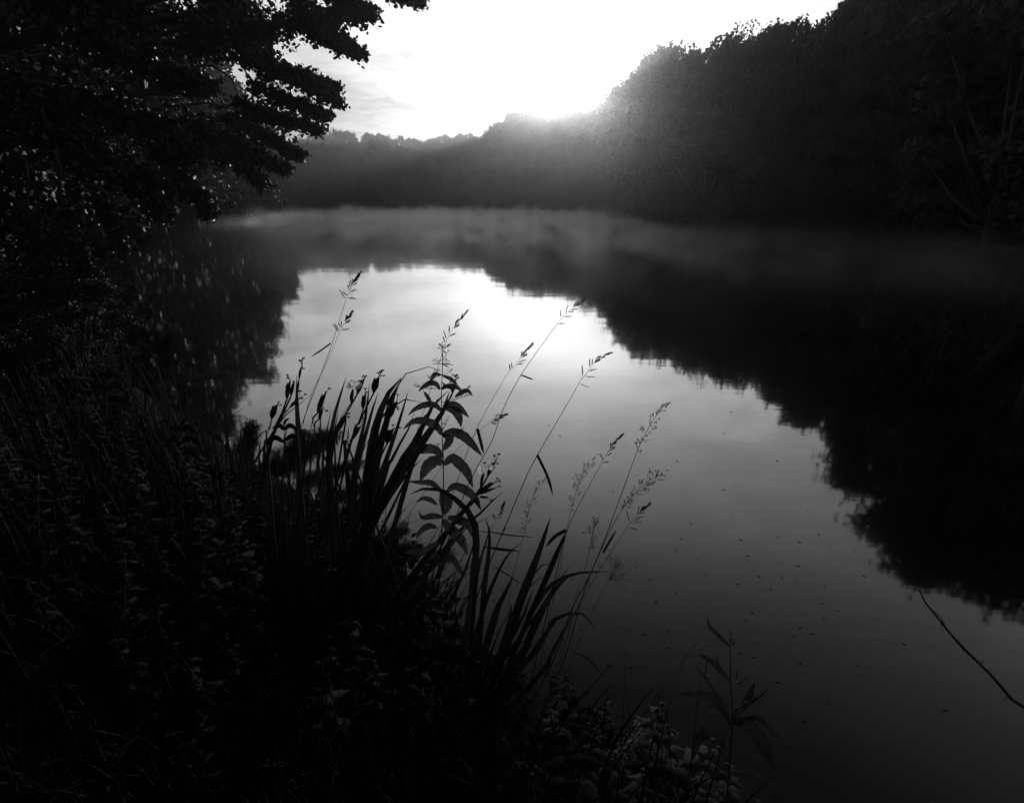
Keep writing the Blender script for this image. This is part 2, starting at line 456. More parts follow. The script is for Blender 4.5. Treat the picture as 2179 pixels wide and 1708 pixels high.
for px, py, kind, wd, lab in named:
    az, t = azel(px, py); D = crest(az)
    put_tree(kind, az, D, CAMZ + D * t + (.0 if kind != 'birch' else .5), lab, 'trees along the wooded skyline', wd)
tall_labels = ['tall dark tree at the top right, next to the ragged sky edge', 'tall dark spruce with drooping tiers at the top right',
               'tall dark tree rising out of the top of the photo, right of the spruce', 'tall dark tree nearest the right edge of the photo',
               'tall dark tree beyond the right edge, seen mostly in the water', 'dark tree leaning over the right shore, mirrored near the branch']
for k, (az, t, kind) in enumerate([(33.2, .285, 'round'), (35.2, .31, 'spruce'), (36.6, .32, 'round'), (38.8, .36, 'round'), (41.5, .42, 'round'), (46, .47, 'round')]):
    D = crest(az); put_tree(kind, az, D, CAMZ + D * t, tall_labels[k], 'tall trees of the right wood', .8)
# the woods below the skyline
placed = []
def try_fill(az0, az1, dmax, n, lab_fn, tries=4000):
    cnt = 0
    for _ in range(tries):
        if cnt >= n: break
        az = rng.uniform(az0, az1); Dc = crest(az)
        D = rng.uniform(0.2, 1.0) ** .7 * Dc * dmax
        x, y = D * math.sin(R(az)), D * math.cos(R(az))
        s = float(lake_dist([(x, y)])[0])
        if s < 1.3 or D < 9: continue
        sp = 2.0 + .016 * D
        if any((x - a) ** 2 + (y - b) ** 2 < sp * sp * (1.7 if D > 100 else 1) for a, b in placed): continue
        placed.append((x, y)); zg = gz(x, y)
        lim = CAMZ + D * sky_low(az) * ((.97 if D > .8 * Dc else .93) if az < 14 else (.92 if D > .8 * Dc else .89))
        want = zg + (rng.uniform(3.0, 4.6) if s < 2.4 else rng.uniform(6, 9) if s < 7 else rng.uniform(10, 14))
        top = min(want, lim)
        if top - zg < 1.6: continue
        kind = 'bushy' if top - zg < 6 or rng.uniform() < .3 else 'round'
        lab_fn(kind, az, D, top, s); cnt += 1
def far_lab(kind, az, D, top, s):
    bush = kind == 'bushy' and top - gz(D * math.sin(R(az)), D * math.cos(R(az))) < 5
    if az < -21: lab, grp = ('dark leafy bush on the left shore under the overhanging tree' if bush else 'dark leafy tree on the left shore behind the overhanging tree'), 'trees of the left shore'
    elif az < 3: lab, grp = ('low bush along the far shore behind the mist' if bush else 'hazy tree of the low wooded ridge across the lake'), 'trees of the far ridge'
    elif az < 14: lab, grp = ('bush at the foot of the middle hill beside the mist' if bush else 'hazy tree on the slope of the middle hill below the sun glow'), 'trees of the middle hill'
    else: lab, grp = ('dark bush overhanging the water at the foot of the right wood' if bush else 'dark tree within the tall wood on the right shore'), 'trees of the right wood'
    put_tree(kind, az, D, top, lab, grp + (' bushes' if bush else ''), rng.uniform(.95, 1.25))
try_fill(-22, 3.5, 1.02, 95, far_lab)
try_fill(3.5, 15, 1.0, 50, far_lab)
try_fill(15, 58, 1.0, 75, far_lab)
try_fill(-48, -21, 1.05, 40, far_lab)
left_lab = ['tree on the left shore nearest the low far ridge', 'second tree of the left shore from the low ridge', 'broad tree in the middle of the left shore row', 'tall tree on the left shore behind the alder bough tips',
            'tall tree of the left shore hidden by the alder leaves', 'dense tree of the left shore behind the lowest alder leaves', 'dense tree where the left shore meets the bank', 'big tree at the left edge behind the alder', 'tree at the left edge, deep behind the alder trunk', 'outermost tree of the left shore']
for k, az in enumerate([-24.1, -25.8, -27.8, -30.2, -32.8, -35.8, -39.5, -43, -47, -51]):
    D = crest(az); put_tree('bushy' if k % 3 == 1 else 'round', az, D, CAMZ + D * skyline(az), left_lab[k], 'tall trees of the left shore', 1.15 if k > 1 else .8)
for k, az in enumerate(np.arange(-24.6, -52, -1.7)):
    D = crest(az) * 1.25; put_tree('bushy' if k % 2 else 'round', az, D, CAMZ + D * skyline(az) * .88, 'dark tree deep behind the left shore', 'trees deep behind the left shore', 1.35)
for az in np.arange(-1.6, 20, .85):
    D = crest(az) * .9; put_tree('bushy' if rng.uniform() < .5 else 'round', az, D, CAMZ + D * sky_low(az) * .93, 'hazy tree just below the crest of the middle hill' if az < 11 else 'dark tree just below the crest of the right wood',
                                 'trees below the crest of the middle hill' if az < 11 else 'trees below the crest of the right wood', 1.2)
for az in (21.5, 24, 26.5, 29, 31.5, 34, 36.5, 39, 42, 45.5, 49):
    D = crest(az) * 1.16; put_tree('round', az, D, CAMZ + D * sky_low(az) * .93, 'dark tree filling the back of the tall right wood', 'trees at the back of the right wood', 1.1)
for k in range(44):   # the wood goes on behind the shore trees
    az = 13 + 32 * ((k * .618) % 1); D = 62 + 45 * (k / 44); D = max(D, crest(az) * 1.2)
    x, y = D * math.sin(R(az)), D * math.cos(R(az))
    put_tree('bushy' if k % 2 else 'round', az, D, min(gz(x, y) + 13, CAMZ + D * sky_low(az) * .84), 'dark tree deep inside the right wood', 'trees deep inside the right wood', 1.3)
# bushes that hang over the water along the shores
def shore_row(az0, az1, hmin, hmax):
    B = np.roll(LAKE, -1, 0)
    for a, b in zip(LAKE, B):
        n_ = np.linalg.norm(b - a); nv = np.array([(b - a)[1], -(b - a)[0]]) / n_
        if lake_dist([(a + b) / 2 + nv * .5])[0] < 0: nv = -nv
        u = 0.0
        while u < n_:
            p = a + (b - a) * u / n_ + nv * (.9 + rng.uniform(-.2, .5)); D = math.hypot(*p); az = math.degrees(math.atan2(p[0], p[1]))
            u += 1.6 + .03 * D
            if not (az0 < az < az1) or D < 12: continue
            zg = gz(*p); far_lab('bushy', az, D, min(zg + rng.uniform(hmin, hmax), CAMZ + D * skyline(az) * .8), 1)
shore_row(14, 62, 2.4, 4.4)
shore_row(14, 62, 1.4, 2.6)
shore_row(-50, -21, 2.0, 4.0)
shore_row(-21, 14, 2.6, 4.6)
# unseen trees added behind the camera to shade the bank, and left-edge trees
for x, y, h, kind, lab in [(-6, -9, 13, 'round', 'unseen tree added behind the camera to the left, shading the bank'), (5, -9, 13, 'round', 'unseen tree added behind the camera to the right, shading the bank'),
                           (-13, -2, 12, 'round', 'unseen shade tree added at the far left end of the bank'), (-13.5, 8.5, 13, 'bushy', 'bushy tree behind the near alder, at the left edge'),
                           (-9, -12, 14, 'round', 'unseen shade tree added farther behind the left bank'), (1, -14, 15, 'round', 'unseen shade tree added farther behind the right bank'),
                           (-12, -4, 14, 'bushy', 'unseen bushy shade tree added behind the camera, far left'), (-15, 12, 12, 'bushy', 'bushy tree on the left shore just past the near alder'),
                           (-11.8, 10.8, 8, 'bushy', 'dark bushy tree behind the hanging alder boughs')]:
    put_tree(kind, math.degrees(math.atan2(x, y)), math.hypot(x, y), gz(x, y) + h, lab, 'left-edge trees and added unseen shade trees around the standing place', 1.25)
for k, (x, y, h, lab) in enumerate([(-5.4, 6.5, 1.1, 'low dark bush on the bank under the lowest alder leaves'), (-6.6, 7.5, 1.4, 'dark bush at the waterline under the alder'), (-8.2, 9.1, 1.8, 'bush at the waterline beyond the alder trunk'),
                          (-4.6, 5.3, .8, 'low bush among the far-left reeds'), (-6.2, 5.8, 1.3, 'bush at the left edge beside the alder trunk'), (-5.4, 4.6, 1.0, 'low bush at the left edge of the bank'), (-9.6, 10.9, 2.2, 'tall bush on the left shore past the alder')]):
    put_tree('bushy', math.degrees(math.atan2(x, y)), math.hypot(x, y), gz(x, y) + h, lab, 'bushes under the alder', 1.25)
# skyline fringe on the far ridge: small uneven tops
for az in np.arange(-20.5, -2.2, .45):
    D = crest(az) * rng.uniform(.94, 1.0)
    put_tree(['round', 'birch', 'bushy'][rng.integers(3)], az + rng.uniform(-.2, .2), D, CAMZ + D * (skyline(az) + rng.uniform(-.003, .004)),
             'hazy tree of the low wooded ridge across the lake', 'trees of the far ridge', rng.uniform(.55, .9))

# ------------------------------------------------------------------ the near alder that overhangs the water, upper left
ald = empty('alder_tree', (-7.4, 6.9, gz(-7.4, 6.9) - .1), 'large dark alder overhanging the water from the upper left, near the camera', 'tree')
tb = MB()
T0 = np.array([-7.4, 6.9, gz(-7.4, 6.9) - .15])
trunk = smooth_path([T0, T0 + (.2, .1, 2), T0 + (.1, .4, 4.5), T0 + (.5, .5, 7.5), T0 + (.4, .9, 11)], 14)
tb.tube(trunk, list(np.linspace(.26, .06, 14)), 10)
# boughs: traced in the picture, each with its own distance
BOUGH = [  # (points (px,py,Y)...), radius, leafy from fraction, spread in metres, leaves
    ([(380, 60, 7.6), (560, 60, 8.0), (680, 40, 8.2), (790, 22, 8.3)], .05, .0, .42, 4200),
    ([(300, 20, 8.2), (380, 40, 8.4), (460, 30, 8.6), (540, 20, 8.8)], .03, .0, .42, 3000),
    ([(340, 90, 8.4), (420, 100, 8.6), (500, 80, 8.8), (560, 110, 9.0)], .03, .0, .42, 3200),
    ([(540, -60, 7.8), (612, 0, 8.0), (684, 70, 8.2), (740, 98, 8.3), (772, 118, 8.35)], .04, .35, .24, 2700),
    ([(560, -80, 7.6), (650, 20, 7.9), (700, 70, 8.0), (722, 112, 8.1)], .03, .3, .22, 1500),
    ([(400, 30, 7.9), (500, 110, 8.2), (600, 150, 8.4), (670, 178, 8.5), (722, 218, 8.6)], .05, .3, .34, 4600),
    ([(470, 60, 8.2), (560, 130, 8.5), (640, 165, 8.7), (718, 185, 8.8)], .035, .45, .22, 2300),
    ([(430, 100, 8.4), (540, 180, 8.7), (620, 215, 8.8), (700, 246, 8.9)], .04, .35, .28, 2600),
    ([(420, 140, 8.8), (520, 220, 9.2), (600, 250, 9.4), (682, 276, 9.6)], .045, .3, .34, 3600),
    ([(400, 180, 9.2), (500, 260, 9.8), (590, 300, 10.2), (640, 330, 10.4)], .04, .25, .42, 3600),
    ([(700, -90, 8.0), (790, -40, 8.2), (850, -8, 8.3), (905, 4, 8.3)], .03, .5, .16, 1200),
    ([(600, -70, 8.0), (700, -20, 8.2), (776, 22, 8.3)], .035, .4, .30, 2600),
    ([(330, 200, 8.0), (420, 280, 8.6), (500, 340, 9.0), (560, 390, 9.2)], .04, .2, .42, 3600),
    ([(260, 240, 7.6), (340, 330, 8.0), (410, 400, 8.4), (445, 455, 8.6)], .04, .25, .38, 3200),
    ([(200, 260, 7.4), (260, 350, 7.6), (310, 420, 7.8), (350, 462, 7.9)], .035, .3, .34, 2600),
    ([(160, 300, 7.0), (200, 400, 7.1), (240, 480, 7.2), (262, 545, 7.3)], .03, .4, .22, 1500),
    ([(100, 320, 6.4), (130, 440, 6.5), (160, 530, 6.6), (190, 595, 6.7)], .03, .35, .26, 1900),
    ([(40, 330, 6.2), (60, 470, 6.2), (90, 560, 6.3), (110, 620, 6.4)], .03, .35, .34, 2600),
    ([(120, 60, 7.0), (240, 90, 7.4), (340, 150, 7.8), (440, 180, 8.2)], .05, .0, .55, 5200),
    ([(80, 160, 6.8), (200, 220, 7.2), (320, 260, 7.7), (420, 330, 8.2)], .05, .0, .55, 5200),
    ([(60, 260, 6.6), (150, 320, 7.0), (260, 360, 7.4), (360, 400, 7.9)], .045, .0, .5, 4400),
    ([(20, 20, 6.8), (120, -20, 7.2), (220, 10, 7.5), (300, 40, 7.8)], .05, .0, .55, 4800),
    ([(360, -60, 7.8), (440, -20, 8.1), (520, 30, 8.4), (570, 70, 8.6)], .04, .2, .42, 3400),
    ([(0, 120, 6.4), (60, 200, 6.6), (120, 260, 6.9), (200, 330, 7.2)], .04, .0, .55, 4400),
    ([(450, 220, 8.6), (500, 300, 9.0), (560, 340, 9.4), (610, 360, 9.8)], .03, .2, .36, 2600),
]
def limb_root(P):
    zt = max(1.0, min(10, P[2] - 1.0)); k = min(range(14), key=lambda q: abs(trunk[q][2] - zt)); return trunk[k]
crownC = []; 
for pts, rad, f0, spread, nlv in BOUGH:
    P = [at(*q) for q in pts]
    path = smooth_path([limb_root(P[0])] + P, 22)
    tb.tube(path, list(np.linspace(rad, .006, 22)), 5)
    seg = smooth_path(P, 40)
    ntw = int(nlv * 1.25) // 16
    for _ in range(ntw):
        u = f0 + (1 - f0) * rng.uniform(0, 1) ** .85
        k = min(int(u * 39), 38); c = seg[k]; dr = seg[k + 1] - seg[k]; dr /= np.linalg.norm(dr)
        taper = 1 - .62 * u
        v = rand_dirs(1)[0] * (1, 1, .62); v = v / np.linalg.norm(v)
        ln = spread * taper * rng.uniform(.2, 1.0) ** .8 * 1.35
        dirn = v + dr * .7 + (0, 0, -.18); dirn /= np.linalg.norm(dirn)
        tip = c + dirn * ln
        if rng.uniform() < .45: tb.tube([c, (c + tip) / 2 + (0, 0, .012), tip], [.0045, .003, .0012], 3)
        # leaves sit along the outer part of the twig in little bunches
        m = 11; uu = rng.uniform(.25, 1.05, m)[:, None]
        crownC.append(c + (tip - c) * uu + rng.normal(size=(m, 3)) * (.034, .034, .028))
tb.build('trunk', M_bark, ald)
CC = np.vstack(crownC)
V, Fq = leaf_cards(CC, .052, np.array([.15, -.1, -.35]), 1.25, True)
mesh_np('crown', V, Fq, M_leaf, ald)
bpy.context.view_layer.update(); rebase(ald)

# ------------------------------------------------------------------ bank plants
def side_for(T, pos, twist):
    v = np.array(pos) - (0, 0, CAMZ); v /= np.linalg.norm(v)
    s = np.cross(T, v); s /= np.linalg.norm(s) + 1e-9
    n = np.cross(s, T)
    return s * math.cos(twist) + n * math.sin(twist)
def path3(Z, pts, Y0, Y1, ground=True):
    """pts traced from tip to base; Y0 distance of the tip, Y1 of the base"""
    n = len(pts); D = [(Z(*p)) for p in pts] if Z else list(pts)
    out = [at(D[k][0], D[k][1], Y0 + (Y1 - Y0) * k / max(n - 1, 1)) for k in range(n)]
    if ground:
        a, b = out[-2], out[-1]; zg = gz(b[0], b[1])
        if b[2] > zg + .05:
            sl_ = (b - a) / max(abs(b[2] - a[2]), .02); dz = b[2] - zg + .03
            out.append(np.array([b[0] + np.clip(sl_[0], -.85, .85) * dz * .85, b[1] + .0, zg - .03]))
    return out
def blade(mb, P, wpx, Z, Y, tip_first=True, n=16, twist=None, fold=.25, prof=None):
    P = smooth_path(P, n)
    w0 = 1.2 * wpx * (SC[Z] if Z else 1) / F * Y / .93 / 2
    tw = random.uniform(-.5, .5) if twist is None else twist
    wid = []
    for k in range(n):
        u = k / (n - 1)
        wid.append(w0 * (min(1, (u / .30)) ** .65 * .98 + .02 if prof is None else prof(u)))
    sides = [side_for(P[min(k + 1, n - 1)] - P[max(k - 1, 0)], P[k], tw + .5 * (k / n - .5)) for k in range(n)]
    mb.strip(P, wid, sides, fold)
def root_at(P, name, label, cat, group=None):
    b = P[-1]; return empty(name, (float(b[0]), float(b[1]), float(b[2])), label, cat, group)

def spikelets(mb, axis, style, size, branch):
    """axis: list of 3D points from tip downwards covering the head"""
    n = len(axis)
    if style == 'spike':
        # separate clusters of seeds pressed to short branches
        for k in range(n):
            u = k / (n - 1); c = np.array(axis[k]); t = np.array(axis[max(k - 1, 0)]) - np.array(axis[min(k + 1, n - 1)]); t /= np.linalg.norm(t)
            m = 2 if u < .5 else (1 if random.random() < .8 else 0)
            for _ in range(m):
                sd = side_for(t, c, random.choice([0, math.pi]) + random.uniform(-.7, .7))
                ln = branch * (.35 + u * .9) * random.uniform(.6, 1.1)
                dr = t * (1.0 - .35 * u) + sd * (.22 + .8 * u * u) + np.array([0, 0, -.12 * u]); dr /= np.linalg.norm(dr)
                a = c + dr * ln * (.0 if u < .4 else .22)
                if u >= .4: mb.tube([c, a], [size * .12, size * .1], 3)
                q = int(5 + 5 * u * random.random())
                for s_ in range(q):
                    p = a + dr * ln * .8 * s_ / q; e = dr + rand_dirs(1)[0] * .3; e /= np.linalg.norm(e)
                    mb.spindle(p, p + e * size * 3.2, size * .62, 3)
    elif style == 'airy':
        for k in range(1, n):
            u = k / (n - 1); c = np.array(axis[k]); t = np.array(axis[k - 1]) - np.array(axis[min(k + 1, n - 1)]); t /= np.linalg.norm(t)
            for _ in range(3 if k % 2 else 2):
                v = rand_dirs(1)[0]; v = v - t * np.dot(v, t); v /= np.linalg.norm(v)
                dr = t * .9 + v * (.35 + .75 * u); dr /= np.linalg.norm(dr); ln = branch * (.25 + .9 * math.sin(math.pi * min(1, .15 + u * .75))) * random.uniform(.5, 1.1)
                e = c + dr * ln; mid = c + dr * ln * .5 + v * ln * .08
                mb.tube([c, mid, e], [size * .12, size * .09, size * .06], 3)
                for s_ in range(random.randint(3, 6)):
                    f_ = random.uniform(.45, 1); p = c + dr * ln * f_ ; q = dr + rand_dirs(1)[0] * .7; q /= np.linalg.norm(q)
                    mb.tube([p, p + q * size * 1.2], [size * .06] * 2, 3)
                    mb.spindle(p + q * size * 1.2, p + q * size * 3.6, size * .5, 3)
    elif style == 'fan':
        c = np.array(axis[-1]); t = np.array(axis[0]) - c; ln0 = np.linalg.norm(t); t /= ln0
        for _ in range(46):
            v = rand_dirs(1)[0]; dr = t * .75 + v * .75; dr /= np.linalg.norm(dr); ln = ln0 * random.uniform(.55, 1.1)
            mb.tube([c, c + dr * ln * .55 + t * ln * .1, c + dr * ln + t * ln * .12], [size * .12, size * .08, size * .05], 3)
            e = c + dr * ln + t * ln * .12
            for s_ in range(4):
                q = dr + rand_dirs(1)[0] * .9; q /= np.linalg.norm(q); p = e - dr * ln * .12 * s_
                mb.spindle(p, p + q * size * 2.8, size * .5, 3)

def grass_stalk(Z, pts, nhead, Y0, Y1, style, label, size=.0034, branch=.03, r0=.0022, leaves=(), group='flowering grass stalks over the water'):
    """pts from the tip down; the first nhead points carry the seed head"""
    P = path3(Z, pts, Y0, Y1)
    Q = smooth_path(P, 60)
    b = P[-1]; root = root_at(P, 'grass_stalk', label, 'grass stalk', group)
    m = MB(); m.tube(Q, list(np.linspace(.0006, r0, 60)), 5)
    for f_ in (.45, .68, .86):   # nodes
        k = int(f_ * 59); m.tube([Q[k - 1] * .3 + Q[k] * .7, Q[k], Q[k] * .7 + Q[min(k + 1, 59)] * .3], [r0 * .5 + r0 * f_ * .6, r0 * (.7 + f_ * .8), r0 * .5 + r0 * f_ * .6], 6)
    m.build('stem', M_stem, root)
    H = smooth_path(P[:nhead], 15 if style == 'spike' else 17 if style == 'airy' else 4)
    m = MB(); spikelets(m, H, style, size, branch); m.build('seed_head', M_seed, root, False)
    for Zl, lp, wpx in leaves:
        LP = [at(*Zl(*q), Y0 + (Y1 - Y0) * .5 + .015 * i_) for i_, q in enumerate(lp)]
        m = MB(); blade(m, LP, wpx, Zl, (Y0 + Y1) / 2, n=12, twist=.3); m.build('leaf', M_grass, root)
    rebase(root); return root

S = grass_stalk
S(ZB, [(1337, 318), (1215, 400), (1140, 470), (1085, 540), (830, 900), (690, 1170), (615, 1385), (455, 1680), (330, 2000)], 4, 1.75, 1.62, 'spike',
  'longest grass stalk, its seed head reaching up into the bright sun reflection', .0027, .032, .0030, [(ZB, [(925, 935), (880, 920), (830, 900)], 9)])
S(ZB, [(905, 680), (830, 770), (770, 850), (730, 890), (500, 1300), (350, 1700), (250, 2000)], 4, 1.8, 1.66, 'spike',
  'slender grass stalk with open seed head just left of the longest stalk', .0028, .030, .0024, [(ZB, [(552, 1490), (530, 1400), (505, 1300)], 20)])
S(ZB, [(1485, 740), (1380, 800), (1320, 890), (1255, 960), (1230, 1020), (950, 1500), (850, 1700), (690, 2080), (600, 2290), (520, 2500)], 4, 1.6, 1.45, 'spike',
  'thick dark grass stalk crossing the open water with a side leaf hanging near its middle', .0027, .032, .0036, [(ZC, [(1068, 338), (1030, 200), (950, 30)], 18)])
S(ZA, [(1005, 130), (965, 200), (940, 250), (920, 300), (830, 580), (780, 720), (640, 1090), (600, 1260)], 4, 2.15, 1.95, 'spike',
  'tallest left grass stalk with a thin leaf jutting left below its seed head', .0034, .036, .0032, [(ZA, [(690, 672), (760, 625), (820, 582)], 8)])
S(ZA, [(955, 385), (905, 460), (870, 530), (780, 740), (700, 900), (640, 1110), (610, 1260)], 3, 2.2, 2.0, 'spike',
  'second left grass stalk leaning against the tallest left stalk, shorter seed head', .0034, .034, .0022)
S(ZB, [(415, 435), (340, 530), (290, 610), (245, 740), (90, 1220), (20, 1500)], 4, 1.9, 1.8, 'spike',
  'grass stalk rising behind the tall leafy plant, seed head above its tip', .0032, .034, .0022)
S(ZB, [(715, 1195), (640, 1220), (600, 1250), (480, 1350), (310, 1500), (200, 1640)], 3, 1.85, 1.8, 'spike',
  'short bent grass stalk crossing between two long stalks, seed head pointing right', .0028, .022, .0014)
S(ZB, [(1575, 1352), (1500, 1440), (1450, 1520), (1410, 1590), (1180, 2040), (1080, 2440), (980, 2860), (900, 3200)], 4, 1.5, 1.32, 'spike',
  'grass stalk with the densest spear-shaped seed head above the water', .0026, .026, .0030, [(ZC, [(1015, 715), (1080, 640), (1165, 590)], 24), (ZC, [(1165, 600), (1060, 850), (960, 1080), (880, 1250)], 40)])
S(ZB, [(1915, 1125), (1840, 1200), (1770, 1310), (1690, 1480), (1500, 1995), (1350, 2370), (1210, 2640), (1100, 2950), (1000, 3160)], 4, 1.5, 1.30, 'airy',
  'rightmost tall grass stalk, long feathery seed head nodding to the right', .0024, .030, .0034)
S(ZC, [(1865, 175), (1760, 240), (1660, 340), (1580, 440), (1460, 660), (1290, 1070), (1200, 1400), (1100, 1680)], 4, 1.45, 1.28, 'airy',
  'grass stalk with a wide drooping feathery head below the rightmost tall one', .0026, .038, .0030)
S(ZC, [(1775, 405), (1690, 480), (1620, 570), (1430, 860), (1300, 1080), (1210, 1250), (1140, 1500)], 3, 1.42, 1.28, 'spike',
  'grass stalk with short blunt seed head beneath the two feathery right heads', .0025, .034, .0020, [(ZC, [(1540, 590), (1480, 690), (1440, 760)], 16)])
S(ZC, [(1375, 80), (1300, 160), (1250, 270), (1200, 450), (1160, 640), (1110, 950), (1060, 1150), (990, 1500)], 4, 1.52, 1.4, 'airy',
  'airy meadow grass head of fine seeds touching the dense spear-shaped head', .0021, .034, .0014)
S(ZC, [(1015, 220), (960, 270), (900, 400), (850, 620), (770, 930), (740, 1140)], 4, 1.6, 1.5, 'airy',
  'small airy meadow grass head left of the dense heads, over the thick stalk side leaf', .0020, .028, .0012)
S(ZC, [(1380, 530), (1360, 640), (1340, 740), (1300, 900), (1240, 1080), (1180, 1300)], 3, 1.5, 1.4, 'airy',
  'pale airy grass head between the crossing stalks, lower middle', .0021, .032, .0012)
S(ZC, [(1600, 820), (1545, 890), (1490, 960), (1340, 1240), (1240, 1470), (1140, 1700)], 3, 1.38, 1.22, 'fan',
  'grass stalk with a round fluffy fan-shaped head, lowest on the right of the clump', .0022, .03, .0018)
S(ZC, [(705, 390), (670, 460), (640, 520), (610, 600), (560, 760)], 3, 1.75, 1.7, 'spike',
  'small faint grass head right of the lower iris buds', .0026, .020, .0010)
S(ZD, [(1490, 440), (1400, 480), (1340, 510), (1270, 590), (1230, 670), (1110, 790), (960, 1060), (900, 1200), (860, 1400)], 5, 1.25, 1.15, 'airy',
  'low arching grass stalk at the bottom, left of the branching leafy plant', .0018, .018, .0018)

# ---- irises
def iris(label, Y, leaves=(), stalks=(), group='yellow flag irises along the bank'):
    """leaves: (Z, points tip to base, width px); stalks: (Z, stem points top down, bud (a, b, width), withered points, petals)"""
    parts = []
    roots = []
    for Z, pts, wpx in leaves: roots.append(path3(Z, pts, Y + .04, Y - .03 + random.uniform(-.05, .05)))
    for st in stalks: roots.append(path3(st[0], st[1], Y + .02, Y - .04))
    base = np.mean([r[-1] for r in roots], axis=0)
    root = empty('iris_plant', tuple(map(float, (base[0], base[1], gz(base[0], base[1]) - .03))), label, 'iris', group)
    for (Z, pts, wpx), P in zip(leaves, roots):
        m = MB(); blade(m, P, wpx, Z, Y, n=18, twist=random.uniform(-.35, .35), fold=.12); m.build('leaf', M_blade, root)
    for _ in range(7 if Y > 1.7 else 3):
        hgt_ = random.uniform(.22, .50); bx = root.location.x + random.uniform(-.13, .13); by = root.location.y + random.uniform(-.09, .09)
        ln = random.uniform(-.02, .30) * hgt_; z0 = root.location.z
        Pf = [np.array((bx + ln + .05 * hgt_ * random.random(), by + random.uniform(-.05, .08), z0 + hgt_)), np.array((bx + ln * .45, by, z0 + hgt_ * .55)), np.array((bx, by, z0))]
        m = MB(); blade(m, Pf, random.uniform(9, 15), None, Y, n=14, twist=random.uniform(-.6, .6), fold=.12); m.build('leaf', M_blade, root)
    for st, P in zip(stalks, roots[len(leaves):]):
        Z, pts, (ba, bb, bwid), dead, pet = st
        m = MB(); m.tube(smooth_path(P, 20), list(np.linspace(.0035, .006, 20)), 6)
        sk_ = m.build('flower_stalk', M_stem, root)
        a = at(*Z(*ba), Y + .02); b = at(*Z(*bb), Y + .03); r_ = bwid * SC[Z] / F * Y / .93 / 2
        m = MB(); ax = b - a
        perp = side_for(ax / np.linalg.norm(ax), a, 0)
        prof = [(0, .22), (.12, .55), (.3, .92), (.45, 1.0), (.6, .88), (.78, .6), (.92, .32), (1, .12)]
        m.tube([a + ax * u + perp * r_ * .35 * math.sin(u * 3) for u, _ in prof], [r_ * q for _, q in prof], 8)
        if bwid > 50: m.spindle(a + ax * .35 + perp * r_ * .5, b + perp * r_ * 1.1 - ax * .12, r_ * .55, 6)
        m.build('bud', M_bud, sk_)
        for (dx, dy) in dead:
            c = at(*Z(dx, dy), Y + .03); s_ = metres(9 * .8, *Z(dx, dy), Y) * .62
            m = MB(); m.tube([b, b * .4 + c * .6 + perp * s_ * .2, c], [.0016, .0012, .0014], 4)
            for _ in range(6):
                v = rand_dirs(1)[0]; v[2] = abs(v[2]) * .6 - .1
                m.tube([c, c + v * s_ * .6, c + v * s_ + rand_dirs(1)[0] * s_ * .35], [s_ * .22, s_ * .28, s_ * .1], 5)
            m.build('withered_flower', M_wither, sk_)
        for (dx, dy, pw, ph, ang_) in pet:
            c = at(*Z(dx, dy), Y - .012); r1 = 1.45 * pw * SC[Z] / F * Y / .93 / 2; r2 = 1.3 * ph * SC[Z] / F * Y / .93 / 2
            m = MB(); n = 9
            up = np.array([math.sin(ang_), -.25, math.cos(ang_)]); up /= np.linalg.norm(up)
            Pm = [c + up * r2 * (1 - 2 * k / (n - 1)) + np.array([0, -1, 0]) * .35 * r2 * math.sin(math.pi * k / (n - 1)) for k in range(n)]
            m.strip(Pm, [r1 * (.25 + .75 * math.sin(math.pi * (.12 + .80 * k / (n - 1))) ** .8) for k in range(n)], [side_for(up, c, 0)] * n, -.35, 0, .12)
            m.tube([b, Pm[0]], [.0012, .0016], 4)
            m.build('petal', M_petal, sk_)
    rebase(root); return root

iris('iris with a stout upright leaf like a post, leftmost against the bright water', 1.95,
     [(Z5, [(400, 395), (398, 600), (405, 900), (430, 1300), (440, 1700), (445, 2100)], 72), (Z5, [(610, 632), (450, 765), (260, 945), (120, 1090)], 22),
      (Z5, [(300, 1000), (250, 1200), (260, 1500)], 36)],
     [(Z5, [(270, 720), (210, 880), (150, 1020), (60, 1250)], ((270, 720), (318, 470), 62), [(272, 405), (285, 440), (270, 550)], []),
      (Z5, [(322, 680), (240, 860), (160, 1020), (90, 1200)], ((322, 680), (372, 480), 50), [(365, 490)], []),
      (Z5, [(430, 460), (410, 560), (400, 760), (390, 1000)], ((428, 462), (468, 265), 34), [(462, 215), (482, 185), (440, 215), (485, 318)], []),
      (Z5, [(300, 835), (220, 960), (140, 1080)], ((300, 835), (440, 705), 44), [(458, 705), (508, 657), (440, 610)], [])])
iris('low iris bud pair at the left end of the iris row, over dark water', 2.05,
     [(Z5, [(30, 1080), (0, 1250), (-20, 1500)], 40), (Z5, [(-60, 1180), (-90, 1400), (-70, 1700)], 34)],
     [(Z5, [(75, 970), (40, 1100), (10, 1300)], ((70, 975), (150, 785), 84), [(163, 758), (175, 795)], [])])
iris('iris with two dark pods beside the leaning grass stalks', 1.9,
     [(Z5, [(720, 850), (702, 1100), (690, 1500), (690, 1800)], 44), (Z5, [(845, 850), (800, 1080), (760, 1350), (740, 1700)], 34), (Z5, [(580, 870), (620, 1050), (650, 1240)], 26)],
     [(Z5, [(665, 900), (620, 1010), (560, 1180)], ((668, 900), (785, 625), 70), [(770, 632), (820, 580)], []),
      (Z5, [(690, 980), (650, 1070), (600, 1250)], ((692, 985), (742, 825), 52), [(740, 745), (790, 870)], [])])
